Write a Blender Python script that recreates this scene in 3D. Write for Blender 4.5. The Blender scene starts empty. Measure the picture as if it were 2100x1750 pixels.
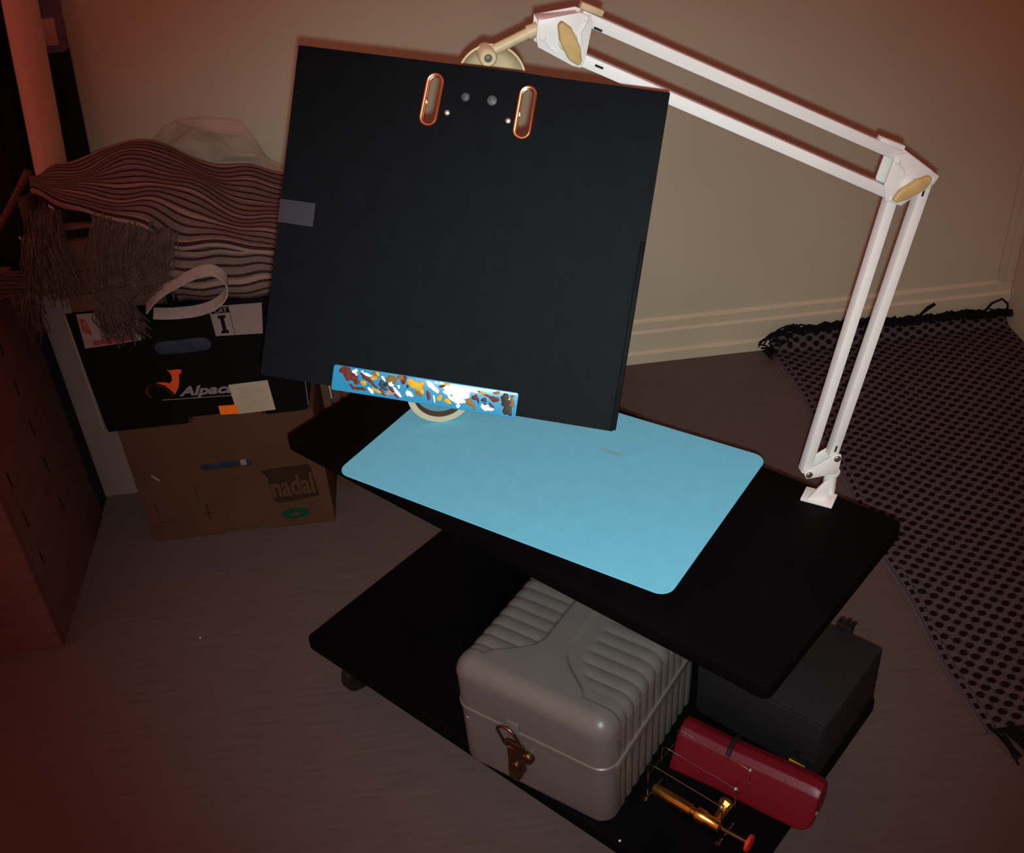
import bpy, bmesh, math, random
from mathutils import Matrix, Vector
random.seed(7)
R = math.radians
sc = bpy.context.scene
COL = sc.collection

# ---------------------------------------------------------------- camera
cam_d = bpy.data.cameras.new('camera'); cam = bpy.data.objects.new('camera', cam_d); COL.objects.link(cam)
cam_d.sensor_fit = 'HORIZONTAL'; cam_d.sensor_width = 36.0
cam_d.lens = 2261.08 / 2100.0 * 36.0
cam_d.clip_start = 0.01; cam_d.clip_end = 50
RX = Vector((0.99214, -0.108473, -0.062379)); UP = Vector((0.113786, 0.574694, 0.81042)); FW = Vector((0.05206, 0.811148, -0.582519))
cm = Matrix((RX, UP, -FW)).transposed().to_4x4(); cm.translation = (0, 0, 1.5)
cam.matrix_world = cm
sc.camera = cam

# ---------------------------------------------------------------- world: dim room light, tinted red to stand in for lens colour shading
w = bpy.data.worlds.new('world'); sc.world = w; w.use_nodes = True
w.node_tree.nodes['Background'].inputs[0].default_value = (1.0, 0.25, 0.195, 1)
w.node_tree.nodes['Background'].inputs[1].default_value = 0.395

# ---------------------------------------------------------------- the phone's flash, just below its lens
fl = bpy.data.lights.new('phone_flash', 'SPOT'); flo = bpy.data.objects.new('phone_flash', fl); COL.objects.link(flo)
fl.energy = 75; fl.color = (0.88, 1.0, 1.0); fl.shadow_soft_size = 0.004
fl.spot_size = R(63); fl.spot_blend = 1.0
fm = (Matrix((RX, UP, -FW)).transposed() @ Matrix.Rotation(R(-3.2), 3, 'Y') @ Matrix.Rotation(R(-1.2), 3, 'X')).to_4x4(); fm.translation = Vector((0, 0, 1.5)) - UP * 0.014 + RX * 0.002
flo.matrix_world = fm

sc.view_settings.view_transform = 'Standard'; sc.view_settings.look = 'None'
sc.view_settings.gamma = 1; sc.view_settings.use_curve_mapping = False
sc.view_settings.exposure = 0.0

# ---------------------------------------------------------------- materials
def srgb(r, g, b):
    f = lambda c: (c / 255 / 12.92) if c / 255 <= .04045 else ((c / 255 + .055) / 1.055) ** 2.4
    return (f(r), f(g), f(b))
def mat(name, col, rough=.6, metal=0, spec=.4, var=0, vscale=20, bump=0, bscale=200, stretch=None, coat=0):
    m = bpy.data.materials.new(name); m.use_nodes = True
    nt = m.node_tree; b = nt.nodes['Principled BSDF']
    b.inputs['Base Color'].default_value = (*col, 1); b.inputs['Roughness'].default_value = rough
    b.inputs['Metallic'].default_value = metal; b.inputs['Specular IOR Level'].default_value = spec
    if coat: b.inputs['Coat Weight'].default_value = coat
    tc = nt.nodes.new('ShaderNodeTexCoord'); src = tc.outputs['Object']
    if stretch:
        mp = nt.nodes.new('ShaderNodeMapping'); mp.inputs['Scale'].default_value = stretch
        nt.links.new(src, mp.inputs[0]); src = mp.outputs[0]
    if var:
        n = nt.nodes.new('ShaderNodeTexNoise'); n.inputs['Scale'].default_value = vscale; n.inputs['Detail'].default_value = 5
        nt.links.new(src, n.inputs['Vector'])
        r = nt.nodes.new('ShaderNodeValToRGB')
        r.color_ramp.elements[0].position = .3; r.color_ramp.elements[1].position = .7
        r.color_ramp.elements[0].color = (*[c * (1 - var) for c in col], 1); r.color_ramp.elements[1].color = (*[min(1, c * (1 + var)) for c in col], 1)
        nt.links.new(n.outputs['Fac'], r.inputs[0]); nt.links.new(r.outputs[0], b.inputs['Base Color'])
    if bump:
        n2 = nt.nodes.new('ShaderNodeTexNoise'); n2.inputs['Scale'].default_value = bscale; n2.inputs['Detail'].default_value = 3
        nt.links.new(src, n2.inputs['Vector'])
        bp = nt.nodes.new('ShaderNodeBump'); bp.inputs['Strength'].default_value = bump; bp.inputs['Distance'].default_value = .002
        nt.links.new(n2.outputs['Fac'], bp.inputs['Height']); nt.links.new(bp.outputs[0], b.inputs['Normal'])
    return m
M = {}
M['wall'] = mat('wall_paint', (0.57, 0.565, 0.41), .8, spec=.15, var=.05, vscale=3, bump=.12, bscale=160)
M['trim'] = mat('trim_paint', (0.62, 0.61, 0.43), .5, spec=.3, var=.05, vscale=6)
M['floor'] = mat('floor_laminate', (0.112, 0.085, 0.078), .6, spec=.2, var=.09, vscale=9, bump=.06, bscale=60, stretch=(1.2, 14, 1))
M['black_wood'] = mat('black_lacquered_board', (0.0022, 0.002, 0.0024), .6, spec=.05, var=.3, vscale=8)
M['board'] = mat('black_cover_cloth', (0.0016, 0.002, 0.0028), .62, spec=.05, var=.22, vscale=60, bump=.08, bscale=900)
M['paper'] = mat('pale_blue_mat', (0.17, 0.62, 0.83), .6, spec=.25, var=.03, vscale=40)
M['paper_edge'] = mat('mat_edge', (.55, .42, .3), .7)
M['white_metal'] = mat('white_enamel', (0.8, 0.8, 0.765), .38, spec=.45, var=.03, vscale=15)
M['cream'] = mat('aged_cream_plastic', (.62, .50, .30), .45, spec=.4, var=.08, vscale=60)
M['knob'] = mat('yellowed_knob', (.55, .38, .15), .5, spec=.35, var=.12, vscale=80)
M['bolt'] = mat('dull_steel', (.22, .2, .17), .45, metal=.8)
M['black_plastic'] = mat('black_plastic', (.008, .007, .007), .5)
M['copper'] = mat('coppery_steel', (.85, .42, .2), .22, metal=1)
M['steel'] = mat('bright_steel', (.8, .8, .78), .38, metal=1)
M['tape_grey'] = mat('grey_tape', (0.018, 0.0165, 0.021), .5, spec=.2)
M['glare_scuff'] = mat('glare_scuff', (.05, .05, .055), .5, var=.4, vscale=400)
M['masking'] = mat('masking_tape', (.66, .62, .42), .6, spec=.2, var=.04, vscale=80)
M['core'] = mat('card_core', (.12, .09, .06), .8)
M['strip'] = mat('cyan_plastic', (0.008, 0.15, 0.27), .35, spec=.4)
PAINT = {'r': (.085, .012, .008), 'p': (.3, .14, .12), 'w': (.62, .68, .68), 'y': (.42, .23, .012), 'o': (.15, .075, .012), 'k': (.022, .014, .010), 'b': (.018, .03, .06)}
for k, c in PAINT.items(): M['paint_' + k] = mat('paint_' + k, c, .5, spec=.12, var=.2, vscale=250)
M['case'] = mat('grey_moulded_plastic', (0.13, 0.118, 0.108), .38, spec=.45, var=.05, vscale=25)
M['brass_old'] = mat('tarnished_brass', (.20, .12, .06), .35, metal=1)
M['brass'] = mat('brass', (.75, .42, .08), .28, metal=1)
M['stain'] = mat('rust_stain', (.3, .2, .06), .5)
M['red_leather'] = mat('red_leatherette', (0.13, 0.003, 0.009), .4, spec=.4, var=.08, vscale=30, bump=.1, bscale=300)
M['red_knob'] = mat('red_plastic', (.55, .03, .02), .4)
M['dark_grey'] = mat('dark_grey_metal_case', (0.013, 0.013, 0.0145), .6, spec=.25, var=.08, vscale=40)
M['yellow'] = mat('yellow_label', (.55, .38, .03), .5)
M['wire'] = mat('chrome_wire', (.5, .48, .48), .15, metal=1)
M['card'] = mat('brown_cardboard', (0.085, 0.042, 0.023), .8, spec=.1, var=.1, vscale=8, bump=.05, bscale=80)
M['card_dark'] = mat('dark_brown_print', (0.03, 0.017, 0.008), .8, spec=.1, var=.15, vscale=40)
M['green'] = mat('green_print', (0.008, 0.055, 0.02), .8, spec=.1)
M['black_card'] = mat('black_printed_card', (0.0022, 0.002, 0.0025), .6, spec=.15, var=.15, vscale=10)
M['white_card'] = mat('white_card', (0.25, 0.2, 0.175), .8, spec=.1, var=.04)
M['pink_print'] = mat('pink_print', (0.26, 0.055, 0.045), .8, spec=.1, var=.35, vscale=60)
M['orange_red'] = mat('orange_red_print', (.75, .09, .02), .7, spec=.15)
M['dark_red'] = mat('dark_red_print', (.14, .02, .012), .7, spec=.15)
M['grey_text'] = mat('grey_print', (0.2, 0.19, 0.2), .7)
M['cream_label'] = mat('cream_label', (0.42, 0.38, 0.27), .7, spec=.15)
M['orange'] = mat('orange_sticker', (1.0, .22, .01), .6, spec=.2)
M['print_grey'] = mat('faint_print', (.36, .32, .24), .7)
M['blue_grey'] = mat('blue_grey_bag', (0.028, 0.04, 0.065), .45, var=.3, vscale=60)
M['wood'] = mat('orange_brown_wood', (0.155, 0.075, 0.062), .55, spec=.25, var=.15, vscale=6, stretch=(1, 1, 6))
M['crate'] = mat('crate_wood', (0.12, 0.055, 0.032), .7, spec=.15, var=.15, vscale=10, stretch=(1, 6, 6))
M['slot_dark'] = mat('dark_slot', (.012, .008, .008), .8)
M['tube'] = mat('brown_card_tube', (0.6, 0.4, 0.28), .7, spec=.15, var=.05, vscale=6)
M['purple'] = mat('purple_grey_cover', (0.15, 0.11, 0.16), .7, var=.15, vscale=20)
M['maroon_black'] = mat('maroon_black_cloth', (0.013, 0.008, 0.011), .85, spec=.1, var=.3, vscale=8, bump=.3, bscale=25)
M['navy'] = mat('navy_canvas', (0.007, 0.01, 0.02), .8, spec=.1, var=.2, vscale=40)
M['plum'] = mat('plum_grey_panel', (0.022, 0.016, 0.022), .75, spec=.1, var=.2, vscale=12)
M['fringe'] = mat('grey_beige_yarn', (0.085, 0.055, 0.045), .9, spec=.05, var=.3, vscale=60)
M['strap'] = mat('white_webbing', (0.28, 0.25, 0.22), .85, spec=.1, var=.15, vscale=120)
M['black_yarn'] = mat('black_yarn', (.010, .008, .009), .9, spec=.05)
M['crumb'] = mat('white_crumb', (.9, .85, .8), .6)
M['pink_label'] = mat('pale_pink_label', (0.5, 0.33, 0.28), .8)
M['stain_mat'] = mat('yellowish_stain', (0.21, 0.52, 0.56), .6)

def striped(name):
    m = bpy.data.materials.new(name); m.use_nodes = True; nt = m.node_tree; b = nt.nodes['Principled BSDF']
    b.inputs['Roughness'].default_value = .95; b.inputs['Specular IOR Level'].default_value = .05
    uv = nt.nodes.new('ShaderNodeUVMap'); sp = nt.nodes.new('ShaderNodeSeparateXYZ'); nt.links.new(uv.outputs[0], sp.inputs[0])
    def mth(op, a, bb=None):
        n = nt.nodes.new('ShaderNodeMath'); n.operation = op
        for i, v in enumerate((a, bb)):
            if v is None: continue
            if isinstance(v, (int, float)): n.inputs[i].default_value = v
            else: nt.links.new(v, n.inputs[i])
        return n.outputs[0]
    nz = nt.nodes.new('ShaderNodeTexNoise'); nz.inputs['Scale'].default_value = 60; nt.links.new(uv.outputs[0], nz.inputs['Vector'])
    v = mth('ADD', sp.outputs[1], mth('MULTIPLY', mth('SUBTRACT', nz.outputs['Fac'], .5), .006))
    fr = mth('FRACT', mth('MULTIPLY', v, 17.0)); dark = mth('LESS_THAN', fr, .30)
    fr2 = mth('FRACT', mth('MULTIPLY', v, 5.2)); lite = mth('LESS_THAN', fr2, .16)
    g = nt.nodes.new('ShaderNodeTexNoise'); g.inputs['Scale'].default_value = 25; nt.links.new(uv.outputs[0], g.inputs['Vector'])
    base = nt.nodes.new('ShaderNodeValToRGB'); base.color_ramp.elements[0].color = (.125, .088, .076, 1); base.color_ramp.elements[1].color = (.19, .135, .118, 1)
    nt.links.new(g.outputs['Fac'], base.inputs[0])
    def mix(f, a, c):
        n = nt.nodes.new('ShaderNodeMix'); n.data_type = 'RGBA'; nt.links.new(f, n.inputs[0]); nt.links.new(a, n.inputs[6]); n.inputs[7].default_value = (*c, 1); return n.outputs[2]
    c = mix(lite, base.outputs[0], (.27, .18, .14)); c = mix(dark, c, (.034, .020, .022))
    nt.links.new(c, b.inputs['Base Color'])
    n2 = nt.nodes.new('ShaderNodeTexNoise'); n2.inputs['Scale'].default_value = 300; bp = nt.nodes.new('ShaderNodeBump'); bp.inputs['Strength'].default_value = .4; bp.inputs['Distance'].default_value = .003
    nt.links.new(n2.outputs['Fac'], bp.inputs['Height']); nt.links.new(bp.outputs[0], b.inputs['Normal'])
    return m
M['striped'] = striped('striped_rag_weave')

def dotted():
    m = bpy.data.materials.new('black_dotted_scarf_weave'); m.use_nodes = True; nt = m.node_tree; b = nt.nodes['Principled BSDF']
    b.inputs['Roughness'].default_value = .95; b.inputs['Specular IOR Level'].default_value = .05
    tc = nt.nodes.new('ShaderNodeUVMap'); sp = nt.nodes.new('ShaderNodeSeparateXYZ'); nt.links.new(tc.outputs[0], sp.inputs[0])
    def mth(op, a, bb=None):
        n = nt.nodes.new('ShaderNodeMath'); n.operation = op
        for i, v in enumerate((a, bb)):
            if v is None: continue
            if isinstance(v, (int, float)): n.inputs[i].default_value = v
            else: nt.links.new(v, n.inputs[i])
        return n.outputs[0]
    nz = nt.nodes.new('ShaderNodeTexNoise'); nz.inputs['Scale'].default_value = 55; nt.links.new(tc.outputs[0], nz.inputs['Vector'])
    nzs = mth('MULTIPLY', mth('SUBTRACT', nz.outputs['Fac'], .5), .9)
    PX, PY, RD = .0335, .0270, .0072
    def dots(ox, oy):
        x = mth('MULTIPLY', mth('SUBTRACT', mth('FRACT', mth('ADD', mth('DIVIDE', sp.outputs[0], PX), ox)), .5), PX)
        y = mth('MULTIPLY', mth('SUBTRACT', mth('FRACT', mth('ADD', mth('DIVIDE', sp.outputs[1], PY), oy)), .5), PY)
        d = mth('SQRT', mth('ADD', mth('MULTIPLY', x, x), mth('MULTIPLY', y, y)))
        return mth('LESS_THAN', mth('ADD', d, mth('MULTIPLY', nzs, .006)), RD)
    dd = mth('MAXIMUM', dots(0, 0), dots(.5, .5))
    # woven lattice lines that tie the dots together
    ln = mth('LESS_THAN', mth('ABSOLUTE', mth('SUBTRACT', mth('FRACT', mth('DIVIDE', sp.outputs[0], PX / 2)), .5)), .09)
    # border: no dots, a broken black line
    edge = mth('LESS_THAN', sp.outputs[0], .022)
    brk = mth('LESS_THAN', mth('FRACT', mth('MULTIPLY', sp.outputs[1], 45)), .55)
    line = mth('MULTIPLY', mth('MULTIPLY', mth('GREATER_THAN', sp.outputs[0], .012), mth('LESS_THAN', sp.outputs[0], .020)), brk)
    blk = mth('MAXIMUM', mth('MULTIPLY', dd, mth('SUBTRACT', 1.0, edge)), line)
    def mix(f, a, c):
        n = nt.nodes.new('ShaderNodeMix'); n.data_type = 'RGBA'; nt.links.new(f, n.inputs[0])
        if isinstance(a, tuple): n.inputs[6].default_value = (*a, 1)
        else: nt.links.new(a, n.inputs[6])
        n.inputs[7].default_value = (*c, 1); return n.outputs[2]
    c = mix(mth('MULTIPLY', ln, .45), (.098, .083, .090), (.026, .019, .021)); c = mix(blk, c, (.013, .0075, .009))
    nt.links.new(c, b.inputs['Base Color'])
    return m
M['dotted'] = dotted()

def film():
    m = bpy.data.materials.new('clear_plastic_film'); m.use_nodes = True; nt = m.node_tree; b = nt.nodes['Principled BSDF']
    b.inputs['Base Color'].default_value = (.7, .62, .52, 1); b.inputs['Roughness'].default_value = .3
    t = nt.nodes.new('ShaderNodeBsdfTransparent'); mx = nt.nodes.new('ShaderNodeMixShader'); mx.inputs[0].default_value = .22
    nt.links.new(t.outputs[0], mx.inputs[1]); nt.links.new(b.outputs[0], mx.inputs[2]); nt.links.new(mx.outputs[0], nt.nodes['Material Output'].inputs[0])
    return m
M['film'] = film()

# ---------------------------------------------------------------- mesh helpers
class MB:
    def __init__(s): s.v = []; s.f = []; s.uv = None
    def add(s, vs, fs):
        o = len(s.v); s.v += [tuple(v) for v in vs]; s.f += [tuple(i + o for i in f) for f in fs]; return s
    def box(s, a, b, T=None):
        x0, y0, z0 = a; x1, y1, z1 = b
        vs = [Vector(p) for p in ((x0,y0,z0),(x1,y0,z0),(x1,y1,z0),(x0,y1,z0),(x0,y0,z1),(x1,y0,z1),(x1,y1,z1),(x0,y1,z1))]
        if T: vs = [T @ v for v in vs]
        return s.add(vs, [(0,3,2,1),(4,5,6,7),(0,1,5,4),(1,2,6,5),(2,3,7,6),(3,0,4,7)])
    def prism(s, poly, d0, d1, axis='y', T=None):   # poly is counter-clockwise as seen from the -axis side
        n = len(poly)
        mk = {'y': lambda p, d: Vector((p[0], d, p[1])), 'x': lambda p, d: Vector((d, p[0], p[1])), 'z': lambda p, d: Vector((p[0], p[1], d))}[axis]
        vs = [mk(p, d0) for p in poly] + [mk(p, d1) for p in poly]
        if T: vs = [T @ v for v in vs]
        return s.add(vs, [tuple(range(n)), tuple(range(2*n-1, n-1, -1))] + [(i, i+n, (i+1) % n + n, (i+1) % n) for i in range(n)])
    def tube(s, pts, r, k=8, caps=True, closed=False):
        pts = [Vector(p) for p in pts]; n = len(pts); rs = r if isinstance(r, (list, tuple)) else [r]*n
        tan = []
        for i in range(n):
            a = pts[i-1] if (i > 0 or closed) else pts[i]; b = pts[(i+1) % n] if (i < n-1 or closed) else pts[i]
            tan.append((b-a).normalized())
        nrm = tan[0].orthogonal().normalized(); vs = []
        for i in range(n):
            t = tan[i]; nrm = (nrm - t*nrm.dot(t)); nrm = nrm.normalized() if nrm.length > 1e-8 else t.orthogonal().normalized()
            bi = t.cross(nrm)
            vs += [pts[i] + rs[i]*(math.cos(2*math.pi*j/k)*nrm + math.sin(2*math.pi*j/k)*bi) for j in range(k)]
        fs = []
        for i in range(n if closed else n-1):
            i2 = (i+1) % n
            fs += [(i*k+j, i*k+(j+1) % k, i2*k+(j+1) % k, i2*k+j) for j in range(k)]
        if caps and not closed: fs += [tuple(range(k-1, -1, -1)), tuple(range((n-1)*k, n*k))]
        return s.add(vs, fs)
    def lathe(s, prof, k=28, T=None, cap0=True, cap1=True):   # prof: (radius, height) pairs about local z
        vs = [Vector((r*math.cos(2*math.pi*j/k), r*math.sin(2*math.pi*j/k), z)) for r, z in prof for j in range(k)]
        if T: vs = [T @ v for v in vs]
        fs = [(i*k+j, i*k+(j+1) % k, (i+1)*k+(j+1) % k, (i+1)*k+j) for i in range(len(prof)-1) for j in range(k)]
        if cap0: fs.append(tuple(range(k-1, -1, -1)))
        if cap1: fs.append(tuple(range((len(prof)-1)*k, len(prof)*k)))
        return s.add(vs, fs)
    def cyl(s, p0, p1, r, k=24):
        return s.tube([p0, p1], r, k)
    def grid(s, P, closed_u=False):   # P[i][j]
        n = len(P); m = len(P[0]); o = len(s.v)
        s.v += [tuple(p) for row in P for p in row]
        for i in range(n if closed_u else n-1):
            for j in range(m-1):
                i2 = (i+1) % n; s.f.append((o+i*m+j, o+i2*m+j, o+i2*m+j+1, o+i*m+j+1))
        return s
    def build(s, name, m, parent=None, bevel=0, seg=2, smooth=None, loc=None, angle=30):
        me = bpy.data.meshes.new(name); me.from_pydata(s.v, [], s.f); me.update()
        bm = bmesh.new(); bm.from_mesh(me); bmesh.ops.recalc_face_normals(bm, faces=bm.faces)
        if bevel:
            es = [e for e in bm.edges if len(e.link_faces) == 2 and e.calc_face_angle(0) > R(angle)]
            bmesh.ops.bevel(bm, geom=es, offset=bevel, segments=seg, profile=.5, affect='EDGES', clamp_overlap=True)
        bm.to_mesh(me); bm.free()
        if smooth or (smooth is None and bevel == 0 and len(me.polygons) > 60) or (bevel and seg > 1):
            me.polygons.foreach_set('use_smooth', [True]*len(me.polygons))
            me.set_sharp_from_angle(angle=R(40))
        me.materials.append(M[m])
        o = bpy.data.objects.new(name, me); COL.objects.link(o)
        if parent: o.parent = parent
        if loc: o.location = loc
        return o
def tag(o, label=None, cat=None, group=None, kind=None):
    if label: o['label'] = label
    if cat: o['category'] = cat
    if group: o['group'] = group
    if kind: o['kind'] = kind
    return o
def thing(name, label, cat, loc=(0, 0, 0), rz=0, group=None, rot=None):
    o = bpy.data.objects.new(name, None); COL.objects.link(o); o.empty_display_size = .05
    if rot is not None:
        m = rot.to_4x4(); m.translation = loc; o.matrix_world = m
    else:
        o.location = loc; o.rotation_euler = (0, 0, rz)
    return tag(o, label, cat, group)
def label_of(o, s): o['label'] = s; return o
def part(name, m, parent, fn, bevel=0, seg=2, **k):
    b = MB(); fn(b); return b.build(name, m, parent, bevel, seg, **k)
def text_mesh(name, s, size, m, parent, loc, shear=0, ext=.0003, off=0, sx=1, rot=0):
    cu = bpy.data.curves.new(name, 'FONT'); cu.body = s; cu.size = size; cu.shear = shear; cu.extrude = ext; cu.offset = off; cu.resolution_u = 3
    tmp = bpy.data.objects.new(name + '_tmp', cu); COL.objects.link(tmp)
    dg = bpy.context.evaluated_depsgraph_get(); dg.update()
    me = bpy.data.meshes.new_from_object(tmp.evaluated_get(dg)); me.name = name
    bpy.data.objects.remove(tmp); bpy.data.curves.remove(cu)
    c, sn = math.cos(rot), math.sin(rot)
    for v in me.vertices:
        x, y, z = v.co; x *= sx; v.co = (x*c - y*sn, -z, x*sn + y*c)    # stands upright, faces -y
    me.materials.clear(); me.materials.append(M[m])
    o = bpy.data.objects.new(name, me); COL.objects.link(o); o.parent = parent; o.location = loc
    return o
def fill_curve(outer, holes, depth):      # flat plate with holes, in x/z, extruded along y; returns verts, faces
    cu = bpy.data.curves.new('plate', 'CURVE'); cu.dimensions = '2D'; cu.fill_mode = 'BOTH'; cu.extrude = depth/2
    for lp in [outer] + holes:
        sp = cu.splines.new('POLY'); sp.points.add(len(lp)-1); sp.use_cyclic_u = True
        for p, q in zip(sp.points, lp): p.co = (q[0], q[1], 0, 1)
    tmp = bpy.data.objects.new('plate_tmp', cu); COL.objects.link(tmp)
    dg = bpy.context.evaluated_depsgraph_get(); dg.update()
    me = bpy.data.meshes.new_from_object(tmp.evaluated_get(dg))
    vs = [(v.co.x, v.co.z, v.co.y) for v in me.vertices]; fs = [tuple(p.vertices) for p in me.polygons]
    bpy.data.objects.remove(tmp); bpy.data.curves.remove(cu); bpy.data.meshes.remove(me)
    return vs, fs
def rrect(x0, y0, x1, y1, r, n=6):
    out = []
    for cx, cy, a in ((x1-r, y0+r, -90), (x1-r, y1-r, 0), (x0+r, y1-r, 90), (x0+r, y0+r, 180)):
        out += [(cx + r*math.cos(R(a+90*i/n)), cy + r*math.sin(R(a+90*i/n))) for i in range(n+1)]
    return out
def stadium(cx, cz, hw, hh, n=8, tilt=0):   # upright slot
    pts = [(hw*math.cos(R(180*i/n)), hh-hw + hw*math.sin(R(180*i/n))) for i in range(n+1)] + [(hw*math.cos(R(180+180*i/n)), -(hh-hw) + hw*math.sin(R(180+180*i/n))) for i in range(n+1)]
    c, s = math.cos(tilt), math.sin(tilt)
    return [(cx + x*c - y*s, cz + x*s + y*c) for x, y in pts]
def lerp(a, b, t): return a + (b-a)*t
def cat(pts, t):     # Catmull-Rom through equally spaced points, t in 0..1
    n = len(pts)-1; f = min(max(t, 0), 1)*n; i = min(int(f), n-1); f -= i
    p = [Vector(pts[max(0, min(n, i+k))]) for k in (-1, 0, 1, 2)]
    return .5*((2*p[1]) + (p[2]-p[0])*f + (2*p[0]-5*p[1]+4*p[2]-p[3])*f*f + (3*p[1]-p[0]-3*p[2]+p[3])*f**3)
def sstep(a, b, x):
    t = min(1, max(0, (x-a)/(b-a))); return t*t*(3-2*t)

# ---------------------------------------------------------------- setting
WY = 2.313; RXW = 1.425
tag(part('floor', 'floor', None, lambda b: b.box((-3, -2.5, -.05), (RXW+.1, WY+.1, 0))), 'bare greyish brown floor', kind='structure')
tag(part('wall_back', 'wall', None, lambda b: b.box((-3, WY, 0), (RXW+.1, WY+.1, 2.6))), 'cream painted wall behind the cart', kind='structure')
tag(part('wall_right', 'wall', None, lambda b: b.box((RXW, -2.5, 0), (RXW+.1, WY, 2.6))), 'wall meeting the back wall at the right corner', kind='structure')
prof = [(0, 0), (-.020, 0), (-.020, .026), (-.013, .032), (-.013, .082), (-.008, .088), (-.008, .110), (0, .1165)]
tag(part('baseboard_back', 'trim', None, lambda b: b.prism([(WY+y, z) for y, z in prof], -3, RXW-.001, 'x')), 'stepped cream baseboard', kind='structure')
tag(part('trim_1', 'trim', None, lambda b: (b.box((1.386, WY-.0075, .1165), (1.424, WY, 2.6)), b.box((1.402, WY-.012, .1165), (1.424, WY, 2.6))), bevel=.001), 'stepped upright moulding in the right corner', kind='structure')
# ---------------------------------------------------------------- two-tier cart
CA = R(-46.151); CO = Vector((-.2559, 1.3758, 0)); E1 = Vector((math.cos(CA), math.sin(CA), 0)); E2 = Vector((-math.sin(CA), math.cos(CA), 0))
Z1, Z2, TH = .5417, .135, .022
def K(u, v, z): return CO + E1*u + E2*v + Vector((0, 0, z))
cart = thing('media_cart', 'low black two-tier cart with overhanging top board, standing cornerwise on the floor', 'cart', CO, CA)
part('top_board', 'black_wood', cart, lambda b: b.prism(rrect(0, 0, .8176, .3466, .012), Z1-TH, Z1, 'z'), .002)
part('lower_board', 'black_wood', cart, lambda b: b.prism(rrect(-.0108, -.0402, .808, .411, .012), Z2-TH, Z2, 'z'), .002)
part('side_panel', 'black_wood', cart, lambda b: b.box((.27, .06, Z2), (.288, .305, Z1-TH)), .0015)
part('back_panel', 'black_wood', cart, lambda b: b.box((.288, .287, Z2), (.585, .305, Z1-TH)), .0015)
for cu_, cv_ in ((.042, .006), (.765, .006), (.042, .37), (.765, .37)):
    cs = part('caster', 'black_plastic', cart, lambda b: (b.cyl((cu_, cv_, Z2-TH-.012), (cu_, cv_, Z2-TH), .018), b.box((cu_-.017, cv_-.004, .045), (cu_-.013, cv_+.022, Z2-TH-.01)), b.box((cu_+.013, cv_-.004, .045), (cu_+.017, cv_+.022, Z2-TH-.01)), b.cyl((cu_-.016, cv_+.012, .038), (cu_+.016, cv_+.012, .038), .005, 10)))
    part('wheel', 'black_plastic', cs, lambda b: b.lathe([(.014, -.0105), (.034, -.0105), (.038, -.006), (.038, .006), (.034, .0105), (.014, .0105)], 28, Matrix.Translation((cu_, cv_+.012, .038)) @ Matrix.Rotation(R(90), 4, 'Y')))

# pale blue desk mat on the cart top
mt = MB(); mt.prism(rrect(0, 0, .524, .3155, .019), 0, .0016, 'z')
mo = mt.build('desk_mat', 'paper', None, .0004, 1); mo.location = K(.1315, -.0145, Z1); mo.rotation_euler = (0, 0, CA + R(7.4))
tag(mo, 'pale blue rectangular mat with rounded corners lying on the black cart top', 'mat')
so = part('stain_mark', 'stain_mat', mo, lambda b: b.prism([(.326+.017*math.cos(a)*(1+.3*math.sin(3*a)), .224+.0060*math.sin(a)*(1+.4*math.cos(2*a))) for a in [2*math.pi*i/14 for i in range(14)]], .0016, .00172, 'z')) if 'stain_mat' in M else None

# roll of masking tape standing on the mat
tp = thing('masking_tape_roll', 'cream roll of masking tape standing upright on the blue mat behind the paint strip', 'tape', (-.016, 1.371, Z1+.0016), R(-.5))
part('tape_winding', 'masking', tp, lambda b: b.lathe([(.0385, -.006), (.048, -.006), (.048, .006), (.0385, .006), (.0385, -.006)], 48, Matrix.Translation((0, 0, .048)) @ Matrix.Rotation(R(90), 4, 'X'), False, False))
part('card_core', 'core', tp, lambda b: b.lathe([(.0374, -.0063), (.0385, -.0063), (.0385, .0063), (.0374, .0063), (.0374, -.0063)], 48, Matrix.Translation((0, 0, .048)) @ Matrix.Rotation(R(90), 4, 'X'), False, False))

# ---------------------------------------------------------------- black board held up by the lamp arm
BR = Matrix(((.949915, .189617, .248409), (-.284696, .852884, .437649), (-.128878, -.48645, .864151)))
BT = Vector((.021042, .862024, 1.083692))
bd = thing('easel_board', 'black cloth-covered file cover with two metal-rimmed slots, held upright on the lamp arm', 'board', BT, rot=BR)
S1, S2 = (-.0378, .1118, R(-4)), (.0424, .1113, R(-2))
slotl = [stadium(x, z, .0062, .0208, 8, t) for x, z, t in (S1, S2)]
outer = [(-.159, -.1425), (.156, -.1425), (.159, -.139), (.159, .1425), (.06, .1428), (.03, .1436), (-.02, .1432), (-.159, .1425)]
vs, fs = fill_curve(outer, slotl, .003)
b_ = MB(); b_.add([(x, y+.0015, z) for x, y, z in vs], fs); b_.build('cover_panel', 'board', bd, smooth=False)
part('spine_edge', 'board', bd, lambda b: b.box((.1545, -.0022, -.141), (.159, 0, .02)), .0008)
for x, z, t in (S1, S2):
    rim = part('slot_rim', 'copper', bd, lambda b: (b.tube([(p[0], -.0008, p[1]) for p in stadium(x, z, .0064, .021, 10, t)], .0015, 8, closed=True), b.tube([(p[0], .0035, p[1]) for p in stadium(x, z, .0060, .0206, 10, t)], .0012, 8, closed=True)), smooth=True)
    label_of(rim, 'coppery metal rim of an oval slot')
    part('catch', 'copper', rim, lambda b: b.prism([(x-.0062, z-.004), (x-.0034, z-.003), (x-.0062, z+.004)], -.0005, .002), .0003)
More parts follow.
